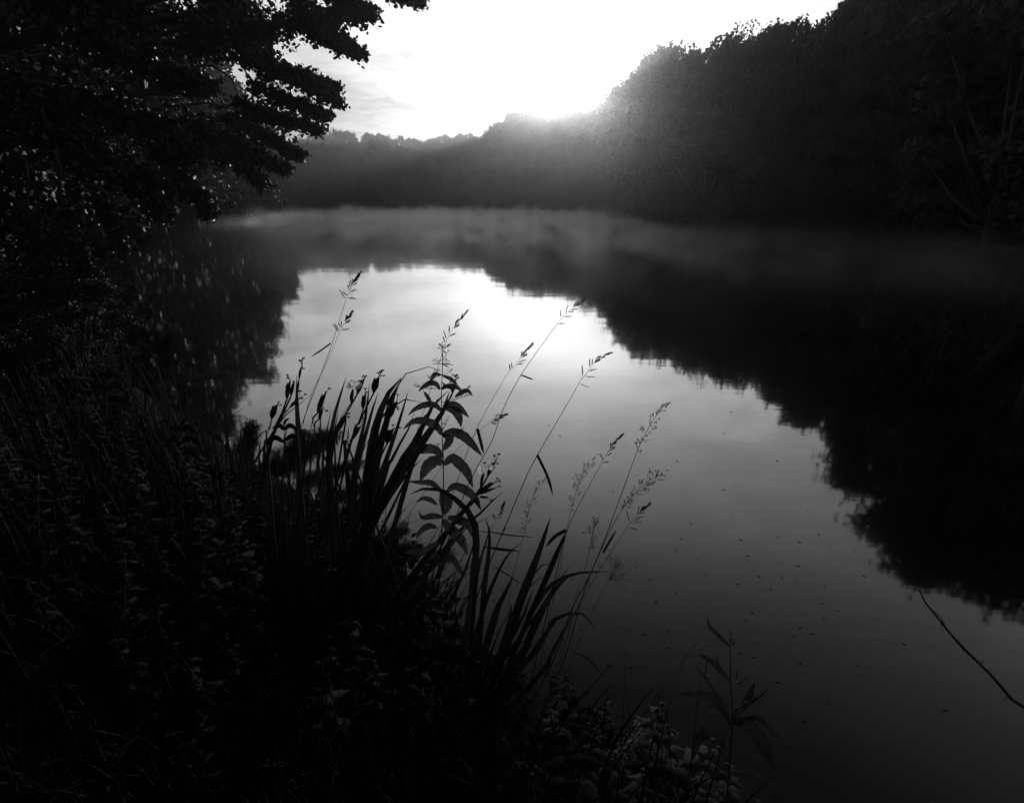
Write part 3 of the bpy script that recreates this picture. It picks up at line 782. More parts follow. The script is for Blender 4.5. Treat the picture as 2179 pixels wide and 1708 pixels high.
iris('iris with a tall torn pointed leaf left of the pale flower', 1.85,
     [(Z5, [(1047, 412), (985, 600), (930, 780), (880, 960), (840, 1200), (810, 1600)], 62), (Z5, [(945, 815), (905, 1050), (865, 1300), (850, 1700)], 36),
      (Z5, [(1075, 1050), (1062, 1250), (1040, 1550)], 62), (Z5, [(1075, 780), (1020, 880), (960, 1000), (900, 1200)], 24)],
     [(Z5, [(940, 1130), (920, 1300), (900, 1600)], ((925, 1140), (1050, 930), 82), [(1078, 905), (1085, 955)], [])])
iris('flowering iris with pale round petals beside a dark pod', 1.86, [],
     [(Z5, [(1180, 660), (1105, 790), (1050, 890), (980, 1010), (900, 1200)], ((1180, 662), (1288, 445), 60), [(1265, 415), (1300, 420), (1220, 480)], []),
      (Z5, [(1110, 770), (1095, 830), (1050, 920)], ((1108, 775), (1140, 560), 50), [(1115, 478)], [(1085, 540, 62, 80, .0), (1172, 540, 108, 108, .1)])])
iris('iris with one fat upright pod standing alone against the water', 1.85,
     [(Z5, [(1347, 495), (1325, 700), (1295, 950), (1215, 1300), (1150, 1650)], 54), (Z5, [(1462, 618), (1390, 830), (1310, 1120), (1220, 1450), (1150, 1800)], 66)],
     [(Z5, [(1400, 635), (1340, 740), (1270, 900), (1180, 1100), (1080, 1330)], ((1400, 635), (1475, 425), 96), [(1462, 372), (1522, 340), (1530, 412), (1500, 355)], []),
      (Z5, [(1262, 850), (1190, 1060), (1100, 1300)], ((1262, 850), (1300, 640), 66), [(1292, 580), (1305, 630)], []),
      (Z5, [(1120, 1250), (1080, 1350)], ((1120, 1250), (1240, 1060), 58), [(1270, 965)], [])])
iris('iris with the broadest leaf fan, arching right at its top', 1.8,
     [(Z5, [(1768, 428), (1650, 545), (1560, 700), (1480, 900), (1400, 1200), (1350, 1600), (1320, 2000)], 128), (Z5, [(1760, 450), (1665, 650), (1600, 900), (1500, 1250), (1400, 1650), (1340, 2100)], 110),
      (Z6, [(820, 402), (620, 312), (450, 296), (280, 350), (160, 440), (50, 640), (0, 760), (-60, 1000)], 20), (Z6, [(300, 558), (215, 520), (130, 520), (60, 590)], 8)],
     [(Z5, [(1590, 985), (1540, 1120), (1440, 1350)], ((1590, 985), (1705, 745), 96), [(1720, 662), (1700, 820), (1715, 845)], []),
      (Z5, [(1630, 900), (1590, 1050), (1520, 1300)], ((1632, 905), (1655, 660), 78), [(1650, 640)], [])])
iris('iris with a narrow straight leaf left of the tall leafy plant', 1.78,
     [(Z5, [(1858, 588), (1765, 900), (1680, 1170), (1560, 1520), (1450, 1900)], 66), (Z6, [(480, 772), (350, 722), (250, 710), (130, 742), (40, 800), (-120, 1000), (-200, 1300)], 38),
      (Z6, [(335, 865), (255, 1100), (110, 1350), (0, 1580), (-80, 1800)], 52)],
     [(Z5, [(1572, 1300), (1500, 1450), (1400, 1700)], ((1572, 1300), (1662, 1100), 100), [(1650, 1058), (1740, 1085)], [])])
iris('iris with very wide dark leaves crossing behind the tall leafy plant', 1.75,
     [(Z6, [(790, 600), (770, 720), (690, 900), (560, 1090), (400, 1320), (220, 1560), (60, 1800)], 135), (Z6, [(775, 600), (660, 680), (570, 800), (470, 1000), (340, 1260), (200, 1480), (60, 1740)], 96),
      (Z6, [(440, 1480), (300, 1620), (150, 1800)], 60), (Z6, [(650, 680), (560, 830), (470, 1000), (400, 1200)], 60)],
     [(Z6, [(825, 640), (740, 800), (600, 1050), (400, 1400)], ((825, 642), (865, 490), 60), [(860, 420), (885, 400), (900, 440), (800, 500)], [])])
iris('right-hand iris holding a pale flower and four dark buds over open water', 1.72,
     [(Z7, [(1490, 525), (1340, 660), (1180, 820), (1040, 930), (900, 1060)], 50)],
     [(Z7, [(1280, 340), (1220, 440), (1150, 560), (1000, 720), (880, 870), (700, 1200)], ((1280, 342), (1390, 135), 66), [(1367, 68), (1430, 42), (1415, 172)], []),
      (Z7, [(1190, 480), (1130, 580), (1040, 690), (900, 860)], ((1190, 485), (1250, 235), 46), [(1250, 160)], [(1200, 250, 74, 120, .15), (1345, 215, 60, 70, -.9)]),
      (Z7, [(1150, 560), (1040, 680), (930, 800)], ((1150, 562), (1385, 410), 66), [(1412, 362), (1438, 395)], []),
      (Z7, [(1160, 570), (1060, 690), (950, 810)], ((1160, 572), (1400, 482), 50), [(1442, 460)], []),
      (Z7, [(1175, 600), (1050, 720), (960, 830)], ((1175, 602), (1300, 612), 48), [(1330, 650)], [])])
iris('cluster of iris leaves crossing low in front of the pale-flower iris', 1.62,
     [(Z7, [(250, 575), (420, 500), (600, 490), (760, 560), (950, 700), (1080, 870), (1130, 1050), (1130, 1400), (1100, 1700), (1080, 2000)], 84),
      (Z7, [(1250, 860), (1305, 1050), (1300, 1300), (1250, 1700), (1220, 2000)], 66), (Z7, [(1160, 1000), (1090, 1250), (1010, 1500), (900, 1750)], 40),
      (Z7, [(860, 1120), (760, 1350), (640, 1600)], 46), (Z7, [(1340, 960), (1240, 1250), (1150, 1600), (1120, 1900)], 44), (Z7, [(1340, 835), (1180, 925), (1000, 1010)], 26),
      (Z7, [(1100, 1460), (1000, 1560), (900, 1700)], 36)])
iris('bank iris whose straight spear leaf stands tallest over the dark open water', 1.5,
     [(ZC, [(1050, 490), (975, 720), (900, 920), (820, 1130), (760, 1330), (700, 1500)], 62), (ZC, [(1075, 830), (985, 850), (920, 930), (860, 1050), (790, 1220)], 26),
      (ZC, [(1200, 925), (1100, 1010), (1000, 1160), (920, 1330), (850, 1500)], 54), (ZC, [(1480, 900), (1300, 905), (1180, 930), (1050, 1000), (950, 1130), (860, 1300), (800, 1450)], 34),
      (ZC, [(840, 680), (750, 750), (680, 860), (615, 1000), (560, 1150)], 30), (ZC, [(770, 928), (725, 1030), (660, 1160), (600, 1350)], 56),
      (ZC, [(1045, 915), (950, 960), (880, 1030), (830, 1130), (780, 1260)], 18), (ZC, [(930, 1010), (880, 1130), (820, 1280)], 30), (ZC, [(1200, 850), (1120, 950), (1040, 1060), (960, 1200)], 22)],
     group='yellow flag irises along the bank')
iris('low bank iris with blades fanning over the bottom of the grass stalks', 1.38,
     [(ZC, [(1390, 1340), (1300, 1220), (1200, 1210), (1100, 1240), (1000, 1380)], 30), (ZC, [(1230, 1200), (1150, 1330), (1060, 1500), (980, 1650)], 34), (ZC, [(760, 1140), (740, 1300), (680, 1500), (600, 1700)], 60),
      (ZC, [(1090, 1210), (1020, 1330), (950, 1480)], 44), (ZC, [(460, 800), (450, 1100), (420, 1400)], 40)])

# ---- broad-leaved plants traced from the picture
LANCE = lambda u: max(.03, math.sin(math.pi * min(1, (.06 + .94 * u)) ** .85) ** .8)
def leafy(name, label, Z, stem, Y, leaves, flowers=(), r0=.003, cat='leafy plant', group=None, material=None, teeth=.05, mw=1.0):
    P = path3(Z, stem, Y + .03, Y - .04); Q = smooth_path(P, 30)
    root = root_at(P, name, label, cat, group)
    m = MB(); m.tube(Q, list(np.linspace(.0012, r0, 30)), 6)
    stem_o = m.build('stem', M_stem, root)
    for Zl, pts, wpx in leaves:      # from base to tip
        n = len(pts); sgn = random.choice([-1, 1])
        LP = [at(*Zl(*q), Y + sgn * .035 * k / (n - 1)) for k, q in enumerate(pts)]
        LP = smooth_path(LP, 15); w0 = wpx * SC[Zl] / F * Y / .93 / 2 * mw; tw = random.uniform(-.45, .45)
        m = MB()
        sides = [side_for(LP[min(k + 1, 14)] - LP[max(k - 1, 0)], LP[k], tw + .4 * k / 14) for k in range(15)]
        m.strip(LP, [w0 * LANCE(k / 14) for k in range(15)], sides, .22, teeth, .10)
        m.tube([Q[min(range(30), key=lambda a: np.linalg.norm(Q[a] - LP[0]))] * .5 + LP[0] * .5, LP[0]], [.001, .001], 4)
        m.build('leaf', material or M_broad, root)
    for Zl, fx, fy in flowers:
        c = at(*Zl(fx, fy), Y); m = MB(); q = Q[min(range(30), key=lambda a: np.linalg.norm(Q[a] - c) + max(0, Q[a][2] - c[2]) * 3)]
        m.tube([q, (q + c) / 2 + (0, 0, -.004), c], [.0011, .0009, .0007], 4)
        for _ in range(6):
            v = rand_dirs(1)[0]; v[2] = abs(v[2]); e = c + v * random.uniform(.004, .010)
            m.tube([c, e], [.0004, .0004], 3); m.spindle(e, e + v * .005, .0016, 5)
        m.build('flower_cluster', M_bud, root)
    rebase(root); return root
leafy('loosestrife_plant', 'tall leafy plant with arching paired leaves and small flower clusters, mid picture', Z6,
      [(700, 20), (700, 130), (690, 430), (680, 700), (690, 1170), (705, 1480), (708, 1900), (690, 2400), (650, 3100)], 1.66,
      [(Z6, [(670, 400), (600, 390), (560, 440), (525, 500)], 60), (Z6, [(700, 412), (790, 445), (850, 490), (900, 540)], 52),
       (Z6, [(660, 590), (620, 525), (540, 505), (440, 560), (380, 620)], 72), (Z6, [(690, 590), (740, 545), (790, 560), (830, 610)], 56),
       (Z6, [(760, 520), (880, 560), (930, 600), (965, 640)], 52), (Z6, [(550, 770), (510, 700), (470, 640), (440, 615)], 50), (Z6, [(680, 590), (720, 540), (690, 490)], 30),
       (Z6, [(680, 870), (600, 795), (470, 790), (330, 850), (245, 932)], 84), (Z6, [(720, 812), (830, 785), (930, 845), (1042, 955)], 100),
       (Z6, [(730, 830), (850, 860), (910, 950), (940, 1085)], 120), (Z6, [(860, 690), (950, 625), (1030, 610), (1090, 680)], 62),
       (Z6, [(690, 1180), (600, 1055), (430, 995), (300, 1015), (180, 1108)], 110), (Z6, [(700, 1180), (820, 1145), (960, 1190), (1080, 1300), (1212, 1457)], 130),
       (Z6, [(700, 1180), (790, 1225), (740, 1330), (680, 1392)], 110), (Z6, [(700, 1480), (600, 1375), (430, 1365), (300, 1430), (180, 1560)], 130),
       (Z7, [(690, 180), (620, 130), (500, 200), (400, 395)], 165), (Z7, [(720, 182), (820, 95), (930, 180), (1020, 290), (1092, 486)], 150),
       (Z7, [(760, 530), (850, 460), (1000, 515), (1120, 620), (1200, 780)], 125), (Z7, [(690, 545), (560, 425), (400, 410), (240, 402)], 80),
       (Z7, [(690, 520), (730, 600), (740, 720), (700, 850)], 190), (Z7, [(690, 860), (560, 850), (440, 870), (380, 790)], 90),
       (Z7, [(760, 870), (900, 900), (1030, 960), (1082, 1125)], 125), (Z7, [(700, 900), (800, 1020), (930, 1150), (1025, 1360)], 150),
       (Z7, [(680, 1420), (560, 1350), (350, 1300), (200, 1340)], 110), (Z7, [(700, 1430), (830, 1420), (900, 1520), (1000, 1660)], 95),
       (Z7, [(620, 1000), (520, 980), (420, 1040), (350, 1150)], 90), (Z7, [(620, 700), (540, 640), (440, 620), (350, 680)], 70), (Z7, [(690, 1180), (560, 1240), (460, 1300), (350, 1420)], 80),
       (Z6, [(695, 262), (760, 255), (840, 278)], 16), (Z6, [(690, 262), (630, 250), (562, 264)], 12), (Z6, [(705, 270), (745, 282), (780, 303)], 16)],
      [(Z6, 345, 550), (Z6, 395, 560), (Z6, 1045, 575), (Z6, 1020, 670), (Z6, 950, 680), (Z6, 530, 430), (Z6, 760, 225), (Z6, 700, 20), (Z6, 680, 70), (Z6, 735, 50), (Z6, 750, 120),
       (Z6, 800, 355), (Z6, 615, 345), (Z6, 620, 222), (Z6, 850, 420), (Z6, 760, 980), (Z6, 730, 1050), (Z6, 960, 1120), (Z6, 625, 1320)],
      r0=.0042, material=M_broad)
leafy('leafy_plant', 'branching broad-leaved plant standing alone at the bottom, right of the bank', ZD,
      [(1590, 400), (1588, 480), (1590, 700), (1600, 930), (1590, 1200), (1560, 1525), (1540, 1700)], 1.2,
      [(ZD, [(1580, 480), (1500, 400), (1450, 350), (1435, 288)], 56), (ZD, [(1590, 720), (1500, 620), (1430, 560), (1365, 530)], 80), (ZD, [(1575, 900), (1490, 790), (1420, 690), (1340, 590)], 40),
       (ZD, [(1420, 690), (1430, 620), (1432, 555)], 26), (ZD, [(1610, 940), (1700, 870), (1780, 820), (1845, 760)], 50), (ZD, [(1720, 850), (1725, 800), (1740, 780)], 36), (ZD, [(1640, 715), (1680, 700), (1712, 678)], 30),
       (ZD, [(1590, 940), (1500, 885), (1400, 890)], 60), (ZD, [(1590, 1000), (1480, 830), (1340, 800), (1200, 810)], 110), (ZD, [(1600, 980), (1700, 1000), (1800, 1120), (1880, 1310)], 190), (ZD, [(1600, 960), (1700, 840), (1755, 715)], 100),
       (ZD, [(1590, 1110), (1540, 1130), (1560, 1220), (1610, 1260)], 96), (ZD, [(1560, 1340), (1450, 1385), (1375, 1465)], 76), (ZD, [(1600, 1340), (1720, 1330), (1850, 1400), (1960, 1500)], 76),
       (ZD, [(1580, 1300), (1400, 1250), (1280, 1340), (1200, 1500)], 180), (ZD, [(1590, 1120), (1450, 1050), (1380, 1100), (1330, 1250)], 150), (ZD, [(1640, 640), (1628, 700), (1636, 720)], 20),
       (ZD, [(1600, 1000), (1760, 960), (1880, 1060), (1990, 1170)], 70), (ZD, [(1515, 640), (1505, 590), (1495, 545)], 30), (ZD, [(1590, 470), (1605, 440), (1612, 480)], 26)],
      [(ZD, 1590, 405), (ZD, 1605, 450), (ZD, 1640, 860), (ZD, 1670, 870), (ZD, 1660, 900)], r0=.0045, teeth=.07, material=M_nettle, mw=.62)

# ---- nettle-like plants: a few prototypes, copied along the bank
def nettle(seed, h=.55, leafm=None):
    random.seed(seed); root = bpy.data.objects.new('nettle_plant', None); COL.objects.link(root)
    m = MB(); bend = random.uniform(-.1, .1); st = [np.array([bend * (z / h) ** 2, .04 * math.sin(3 * z), z]) for z in np.linspace(0, h, 12)]
    m.tube(st, list(np.linspace(.0035, .0012, 12)), 5); m.build('stem', M_stem, root)
    q = random.uniform(0, 3); k = 0
    for z in np.linspace(h * .3, h * .98, 8):
        c = np.array([bend * (z / h) ** 2, .04 * math.sin(3 * z), z]); u = z / h
        L_ = (1.0 if leafm else 1.5) * (.085 - .055 * max(0, u - .5) * 2) * random.uniform(.85, 1.15)
        for sgn in (0, math.pi):
            a = q + sgn + random.uniform(-.25, .25); dr = np.array([math.cos(a), math.sin(a), .25 + .5 * (u > .9)])
            P = [c, c + dr * L_ * .25, c + dr * L_ * .6 + (0, 0, -.01), c + np.array([dr[0], dr[1], -.15]) * L_ * 1.15]
            P = smooth_path(P, 13); m = MB(); sd = np.array([-math.sin(a), math.cos(a), random.uniform(-.4, .4)])
            m.tube([P[0], P[2]], [.0008, .0008], 3)
            m.strip(P[2:], [L_ * .34 * (.45 + .55 * math.sin(math.pi * min(1, .22 + .7 * t))) * (1 - t ** 3 * .93) for t in np.linspace(0, 1, 11)], [sd] * 11, .3, .09, .16)
            m.build('leaf', leafm or M_nettle, root)
        q += math.pi / 2 + random.uniform(-.2, .2)
    return root
nets = [nettle(s) for s in (21, 22, 23, 24)] + [nettle(s, .55, M_under_shaded) for s in (31, 32, 33, 34)]
for n_ in nets[4:]: n_.name = 'shaded_undergrowth_plant'  # same nettles, leaves darkened to stand for the bank's shade
BX = [-400, 0, 150, 300, 430, 520, 620, 750, 850, 930, 1010, 1100, 1250, 1340, 1420, 1600, 1650, 1720]
BY = [560, 640, 700, 800, 900, 950, 985, 1010, 1080, 1180, 1290, 1380, 1440, 1520, 1530, 1560, 1650, 1760]
def bank_ok(x, y, h, slack=0):
    s = lake_dist([(x, y)])[0]
    if s < .03: return False
    zg = gz(x, y); px, py = project((x, y, zg + h))
    return py > np.interp(px, BX, BY) - slack and -500 < px < 2300
random.seed(5)
first = {id(n): True for n in nets}; pts_ = []
spots = [(1225, 1590, 1.12), (1300, 1560, 1.2), (1345, 1530, 1.25), (1385, 1500, 1.28), (1420, 1560, 1.2), (1480, 1570, 1.15), (1350, 1650, 1.05), (1270, 1520, 1.3), (1180, 1500, 1.35), (1500, 1640, 1.1), (1130, 1620, 1.1), (1060, 1560, 1.25)]
net_lab = ['nettle with the largest pale heart-shaped top leaf, bottom centre', 'nettle just right of the large heart-shaped leaf', 'slim nettle rising between the stalk bases and the open water',
           'nettle whose top leaf pokes out over the dark water', 'nettle with two pale pointed leaves nearest the branching plant', 'lower nettle beside the branching plant stem', 'nettle cut by the bottom edge, below the pale leaves',
           'nettle behind the heart-shaped leaf, against the grass bases', 'nettle amid the grass stalk bases', 'small nettle at the foot of the branching plant', 'dim nettle left of the heart-shaped leaf', 'dim nettle under the crossing iris blades']
def use(src, loc, rz, s, label, group, cat='nettle'):
    if first.get(id(src)):
        first[id(src)] = False; src.location = loc; src.rotation_euler = (0, 0, rz); src.scale = (s, s, s); tag(src, label, cat, group); return src
    return copy_tree(src, loc, rz, s, s, label, cat, group)
for k, (px, py, Y) in enumerate(spots):
    p = at(px, py, Y); zg = max(gz(p[0], p[1]), -.05); h = max(.2, p[2] - zg)
    use(nets[k % 4], (p[0], p[1], zg - .02), random.uniform(0, 6.3), h / .55, net_lab[k], 'nettles at the bottom of the bank')
random.seed(77); k = 0
while k < 26:   # smaller nettles thinning out towards the water
    px, py = random.uniform(1010, 1640), random.uniform(1400, 1700); Y = 1.75 - (py - 1400) / 300 * .6 - random.uniform(0, .1)
    if py < np.interp(px, BX, BY) + 8: continue
    p = at(px, py, Y); zg = gz(p[0], p[1]); h = p[2] - zg
    if lake_dist([(p[0], p[1])])[0] < -.12 or not .12 < h < .7: k += .05; continue
    use(nets[int(k) % 4], (p[0], p[1], zg - .02), random.uniform(0, 6.3), h / .55, 'small nettle in the pale-leaved thicket along the bottom of the bank', 'small nettles in the bottom thicket'); k = int(k) + 1
cnt = 0
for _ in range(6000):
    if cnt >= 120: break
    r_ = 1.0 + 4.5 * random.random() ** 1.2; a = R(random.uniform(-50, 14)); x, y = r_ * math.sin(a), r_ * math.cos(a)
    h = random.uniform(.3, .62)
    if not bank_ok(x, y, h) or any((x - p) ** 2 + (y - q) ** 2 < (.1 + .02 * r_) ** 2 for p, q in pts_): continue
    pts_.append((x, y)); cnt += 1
    use(nets[4 + cnt % 4], (x, y, gz(x, y) - .02), random.uniform(0, 6.3), h / .55, 'shade-darkened leafy plant in the undergrowth of the bank', 'leafy plants in the dark undergrowth', 'leafy plant')

# ---- long grass on the bank: uncountable
def grass_mass():
    V = []; Fq = []; b = 0
    tries = 0; n = 0
    while n < 6500 and tries < 80000:
        tries += 1
        r_ = .8 + 11.0 * random.random() ** 1.7; a = R(random.uniform(-56, 30)); x, y = r_ * math.sin(a), r_ * math.cos(a)
        h = random.uniform(.18, .62) * (1 if r_ < 3 else 1.25)
        if not bank_ok(x, y, h * .85, 8): continue
        qx, qy = project((x, y, gz(x, y)))
        if qx > 980 and qy > 1300 and random.random() < .8: continue
        zg = gz(x, y); q = random.uniform(0, 6.28); ben = random.uniform(.15, .75) * h; w_ = random.uniform(.002, .0055)
        drx, dry = math.cos(q) * .8 + .25, math.sin(q)
        sx, sy = -math.sin(q + .6), math.cos(q + .6)
        m = 7
        for k in range(m):
            u = k / (m - 1); z = h * (u - .32 * u ** 3 * (ben / h) * 1.6); o_ = ben * u ** 2
            px_, py_ = x + drx * o_, y + dry * o_; ww = w_ * (1 - u ** 2.2) + .0003
            V += [(px_ - sx * ww, py_ - sy * ww, zg - .02 + z), (px_ + sx * ww, py_ + sy * ww, zg - .02 + z)]
        Fq += [(b + 2 * k, b + 2 * k + 1, b + 2 * k + 3, b + 2 * k + 2) for k in range(m - 1)]; b += 2 * m; n += 1
    return np.array(V), np.array(Fq)
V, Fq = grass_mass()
M_sward_shaded = mat('sward_shaded', .007, .02, .8, 25., .05)  # darker copy of the grass: bank shade is put into its colour
gr = mesh_np('grass', V, Fq, M_sward_shaded, None, True); tag(gr, kind='stuff')

# ---- reed clumps on the dim left bank, each its own plant
def reed_clump(px, py, Y, label, n=9, hh=1.0):
    p = at(px, py, Y); zg = gz(p[0], p[1]); root = empty('reed_clump', (p[0], p[1], zg - .03), label, 'reeds', 'reed clumps on the dim left bank')
    h = p[2] - zg
    for k in range(n):
        q = random.uniform(0, 6.28); sp = random.uniform(.02, .12); hk = h * random.uniform(.6, 1.02) * hh; ln = random.uniform(.05, .45) * hk
        b0 = np.array([p[0] + sp * math.cos(q), p[1] + sp * math.sin(q), zg - .03])
        dx, dy = math.cos(q) * .8 + .2, math.sin(q) * .6
        dro = random.random() < .45
        P = [b0, b0 + (dx * ln * .15, dy * ln * .15, hk * .45), b0 + (dx * ln * .5, dy * ln * .5, hk * (.85 if not dro else .88)), b0 + (dx * ln * (1 if not dro else 1.3), dy * ln, hk * (1 if not dro else .8))]
        P = smooth_path(P[::-1], 14); m = MB(); w0 = random.uniform(.004, .0085)
        m.strip(P, [w0 * (min(1, (i_ / 13) / .4) ** .8 + .03) for i_ in range(14)], [side_for(P[min(i_ + 1, 13)] - P[max(i_ - 1, 0)], P[i_], .4) for i_ in range(14)], .15)
        m.build('leaf', M_blade, root)
    rebase(root)
for a in [(170, 640, 4.4, 'reed clump with upright blades at the far left, beneath the hanging alder leaves'), (215, 690, 4.0, 'reed clump with one curled pale tip, right of the far-left reeds'),
          (340, 700, 3.6, 'reed clump standing tallest against the dark left reflection'), (395, 760, 3.2, 'reed clump of arching blades reaching out over the left water'),
          (300, 770, 3.4, 'low reed clump behind the drooping pale leaf on the left'), (470, 860, 2.8, 'reed clump beside the dark reflection left of the irises'),
          (530, 930, 2.5, 'reed clump of crossing blades just left of the iris buds'), (250, 850, 3.0, 'dim reed clump in the middle of the left bank'),
          (100, 800, 3.4, 'dim reed clump at the left edge of the bank')]:
    reed_clump(*a)
# stray broad plants in the left undergrowth
for k, (px, py, Y, lab) in enumerate([(700, 845, 3.0, 'dim broad-leaved plant with a drooping pale leaf on the left bank'), (1180, 1190, 2.3, 'broad-leaved plant with arched leaves beside dark water, left of the irises'),
                                     (1850, 1180, 1.95, 'short broad-leaved plant at the foot of the post-like iris leaf')]):
    X, Yp = px, py
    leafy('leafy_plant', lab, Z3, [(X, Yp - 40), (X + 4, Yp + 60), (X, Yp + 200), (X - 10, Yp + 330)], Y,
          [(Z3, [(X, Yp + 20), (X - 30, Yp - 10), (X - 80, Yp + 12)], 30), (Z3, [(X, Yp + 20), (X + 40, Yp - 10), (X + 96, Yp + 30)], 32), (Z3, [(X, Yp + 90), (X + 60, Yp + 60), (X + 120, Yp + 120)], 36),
           (Z3, [(X, Yp + 100), (X - 60, Yp + 70), (X - 120, Yp + 130)], 34), (Z3, [(X, Yp + 170), (X + 60, Yp + 150), (X + 130, Yp + 220)], 36), (Z3, [(X, Yp - 10), (X + 10, Yp - 40), (X + 40, Yp - 60)], 18)], r0=.003, material=M_under_shaded)

# ------------------------------------------------------------------ dead branch reaching in from the right
def dead_branch():
    pts = [(1956, 1250, 1.10), (1964, 1275, 1.10), (1985, 1305, 1.09), (2008, 1328, 1.08), (2035, 1362, 1.07), (2062, 1390, 1.06), (2085, 1412, 1.05), (2110, 1440, 1.04), (2145, 1475, 1.03), (2180, 1506, 1.02)]
    P = [at(*q) for q in pts]; P += [P[-1] + (.3, .03, -.12), P[-1] + (.9, .1, -.36), P[-1] + (1.9, .25, -.95)]
    root = empty('dead_branch', tuple(map(float, P[-1])), 'bare dark crooked branch reaching over the water from the right edge', 'branch')
    m = MB(); Q = smooth_path(P, 48); Q = [q + rand_dirs(1)[0] * .003 for q in Q]
    m.tube(Q, [.0016 + .0085 * (k / 47) ** .7 + (.0007 if k % 9 == 4 else 0) for k in range(48)], 7); m.build('limb', M_wood, root)
    for tw in ([(2010, 1329, 1.08), (2003, 1315, 1.075), (1990, 1302, 1.075), (1976, 1293, 1.08)], [(2004, 1326, 1.08), (2001, 1334, 1.08)], [(2152, 1480, 1.03), (2141, 1483, 1.03), (2136, 1489, 1.03)], [(2087, 1412, 1.05), (2092, 1405, 1.05)]):
        m = MB(); m.tube([at(*q) for q in tw], list(np.linspace(.0018, .0007, len(tw))), 5); m.build('twig', M_wood, root)
    rebase(root)
dead_branch()
# long flat leaves lying on or just over the water
for Z, pts, wpx, Y, lab in [(ZC, [(920, 642), (760, 630), (600, 605), (480, 600)], 9, 1.95, 'thin straight reed leaf stretched flat over the water, right of the irises'),
                            (ZC, [(810, 745), (720, 738), (640, 728), (540, 712)], 20, 1.8, 'broad reed leaf lying flat on the water under the thin one'),
                            (ZC, [(840, 1000), (740, 930), (660, 880), (600, 840)], 9, 1.65, 'fallen reed leaf slanting down behind the thick grass stalk'),
                            (ZC, [(1440, 1680), (1370, 1590), (1300, 1530), (1180, 1480)], 10, 1.45, 'fallen blade slanting into dark water below the stalk bases')]:
    P = [at(*Z(*q), Y) for q in pts]; P = [np.array([p[0], p[1], max(p[2], .012)]) for p in P]
    m = MB(); blade(m, P, wpx, Z, Y, n=12, twist=1.2, prof=lambda u: max(.1, math.sin(math.pi * (.1 + .85 * u))))
    o = m.build('floating_leaf', M_grass); tag(o, lab, 'leaf', 'long leaves over the water')

# ------------------------------------------------------------------ small flecks drifting on the water
def fleck_mesh(seed):
    random.seed(seed); m = MB(); n = 8
    for k in range(n): pass
    P = [(-.010, 0, .0006), (-.005, .0006, .0010), (.001, .0, .0012), (.006, -.0006, .0010), (.012, 0, .0006)]
    m.tube(P, [.0004, .0013, .0018, .0012, .0003], 6)
    for s_ in (-1, 1):
        m.tube([(-.002, 0, .0014), (-.003, s_ * .003, .0014), (-.006, s_ * .005, .0004)], [.0005, .0004, .0003], 3)
    me = m.build('floating_fleck', M_fleck); return me
fl = fleck_mesh(3); cnt = 0; used = []
fixed = [(1285, 725), (1168, 905), (1100, 942), (1232, 910), (1305, 1045), (1367, 1042), (1420, 1000)]
random.seed(9)
for _ in range(4000):
    if cnt >= 130: break
    if cnt < len(fixed): px, py = fixed[cnt]
    else:
        px = random.uniform(1010, 2120); py = random.uniform(860, 1560)
        if random.random() < .35: px, py = random.uniform(1350, 1850), random.uniform(1130, 1420)
    if any((px - a) ** 2 + ((py - b) * 1.3) ** 2 < 24 ** 2 for a, b in used): continue
    used.append((px, py)); x, f, u = ray(px, py); t = CAMZ / -u; X, Y = x * t, f * t
    if lake_dist([(X, Y)])[0] > -.05: continue
    o = fl if cnt == 0 else fl.copy()
    if cnt: COL.objects.link(o)
    s_ = random.uniform(.4, 1.15) * (.85 + .08 * t); o.location = (X, Y, 0); o.rotation_euler = (0, 0, random.gauss(-.15, .35)); o.scale = (s_, s_, s_)
    tag(o, 'small dark fleck floating on the open water', 'fleck', 'flecks floating on the water'); cnt += 1

# ------------------------------------------------------------------ air
def box(name, lo, hi):
    (a, b, c), (d_, e, f) = lo, hi
    V = np.array([(x, y, z) for x in (a, d_) for y in (b, e) for z in (c, f)])
    Fq = np.array([(0, 1, 3, 2), (4, 6, 7, 5), (0, 4, 5, 1), (2, 3, 7, 6), (0, 2, 6, 4), (1, 5, 7, 3)])
    m = bpy.data.materials.new(name); m.use_nodes = True
    o = mesh_np(name, V, Fq, m); tag(o, kind='stuff')
    n, l = m.node_tree.nodes, m.node_tree.links; n.remove(n['Principled BSDF'])
    v = n.new('ShaderNodeVolumePrincipled'); v.inputs['Color'].default_value = (.97, .97, .97, 1)
    l.new(v.outputs[0], n['Material Output'].inputs['Volume'])
    return o, m, v
hz, hm, hv = box('haze', (-330, -60, -1.8), (330, 330, 38))
hv.inputs['Density'].default_value = .00065
hv.inputs['Anisotropy'].default_value = .875
ms_, mm, mv = box('mist', (-48, 9, .02), (30, 128, 2.1))
mv.inputs['Anisotropy'].default_value = .72
n, l = mm.node_tree.nodes, mm.node_tree.links
tc = n.new('ShaderNodeTexCoord'); sp_ = n.new('ShaderNodeSeparateXYZ'); l.new(tc.outputs['Object'], sp_.inputs[0])
mp = n.new('ShaderNodeMapping'); mp.inputs['Scale'].default_value = (.5, .16, .35); l.new(tc.outputs['Object'], mp.inputs[0])
no = n.new('ShaderNodeTexNoise'); no.inputs['Scale'].default_value = 1.0; no.inputs['Detail'].default_value = 4; no.inputs['Roughness'].default_value = .6; l.new(mp.outputs[0], no.inputs['Vector'])
def nm(op, a, b, clamp=False):
    q = n.new('ShaderNodeMath'); q.operation = op; q.use_clamp = clamp
    for i_, v in enumerate((a, b)):
        if isinstance(v, (int, float)): q.inputs[i_].default_value = v
        else: l.new(v, q.inputs[i_])
    return q.outputs[0]
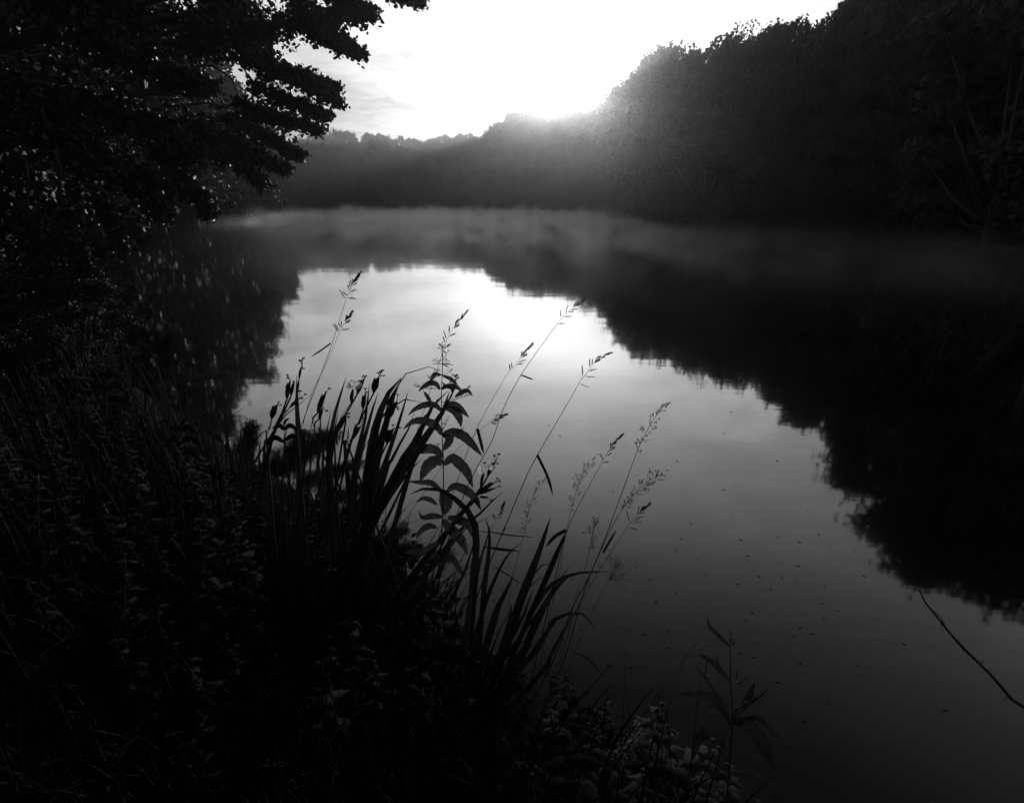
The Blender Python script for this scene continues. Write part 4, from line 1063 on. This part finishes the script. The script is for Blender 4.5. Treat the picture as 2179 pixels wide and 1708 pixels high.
mr = n.new('ShaderNodeMapRange'); l.new(no.outputs[0], mr.inputs['Value'])
for k, v in (('From Min', .44), ('From Max', .62), ('To Min', .05), ('To Max', 1.0)): mr.inputs[k].default_value = v
mp2 = n.new('ShaderNodeMapping'); mp2.inputs['Scale'].default_value = (.22, .07, .0); l.new(tc.outputs['Object'], mp2.inputs[0])
no2 = n.new('ShaderNodeTexNoise'); no2.inputs['Scale'].default_value = 1.0; no2.inputs['Detail'].default_value = 3; l.new(mp2.outputs[0], no2.inputs['Vector'])
lift = n.new('ShaderNodeMapRange'); l.new(no2.outputs[0], lift.inputs['Value'])      # banks of different height
for k, v in (('From Min', .35), ('From Max', .65), ('To Min', 2.6), ('To Max', .75)): lift.inputs[k].default_value = v
hgt = n.new('ShaderNodeMapRange'); l.new(nm('MULTIPLY', sp_.outputs[2], lift.outputs[0]), hgt.inputs['Value'])
for k, v in (('From Min', 0.0), ('From Max', 1.65), ('To Min', 1.0), ('To Max', 0.0)): hgt.inputs[k].default_value = v
dst = n.new('ShaderNodeMapRange'); l.new(sp_.outputs[1], dst.inputs['Value'])
for k, v in (('From Min', 9.0), ('From Max', 38.0), ('To Min', 0.0), ('To Max', 1.0)): dst.inputs[k].default_value = v
dens = nm('MULTIPLY', nm('MULTIPLY', mr.outputs[0], nm('POWER', hgt.outputs[0], 2.0)), dst.outputs[0])
shf = n.new('ShaderNodeMapRange'); l.new(nm('ADD', sp_.outputs[0], nm('MULTIPLY', sp_.outputs[1], .46)), shf.inputs['Value'])   # mist thins out towards the left shore
for k, v in (('From Min', -6.0), ('From Max', 14.0), ('To Min', 0.0), ('To Max', 1.0)): shf.inputs[k].default_value = v
dens = nm('MULTIPLY', dens, shf.outputs[0])
l.new(nm('MULTIPLY', dens, .34), mv.inputs['Density'])

# unused prototypes stay unlinked; drop nettle prototypes that were never placed
for nn in nets:
    if first.get(id(nn)):
        for ch in list(nn.children): bpy.data.objects.remove(ch)
        bpy.data.objects.remove(nn)
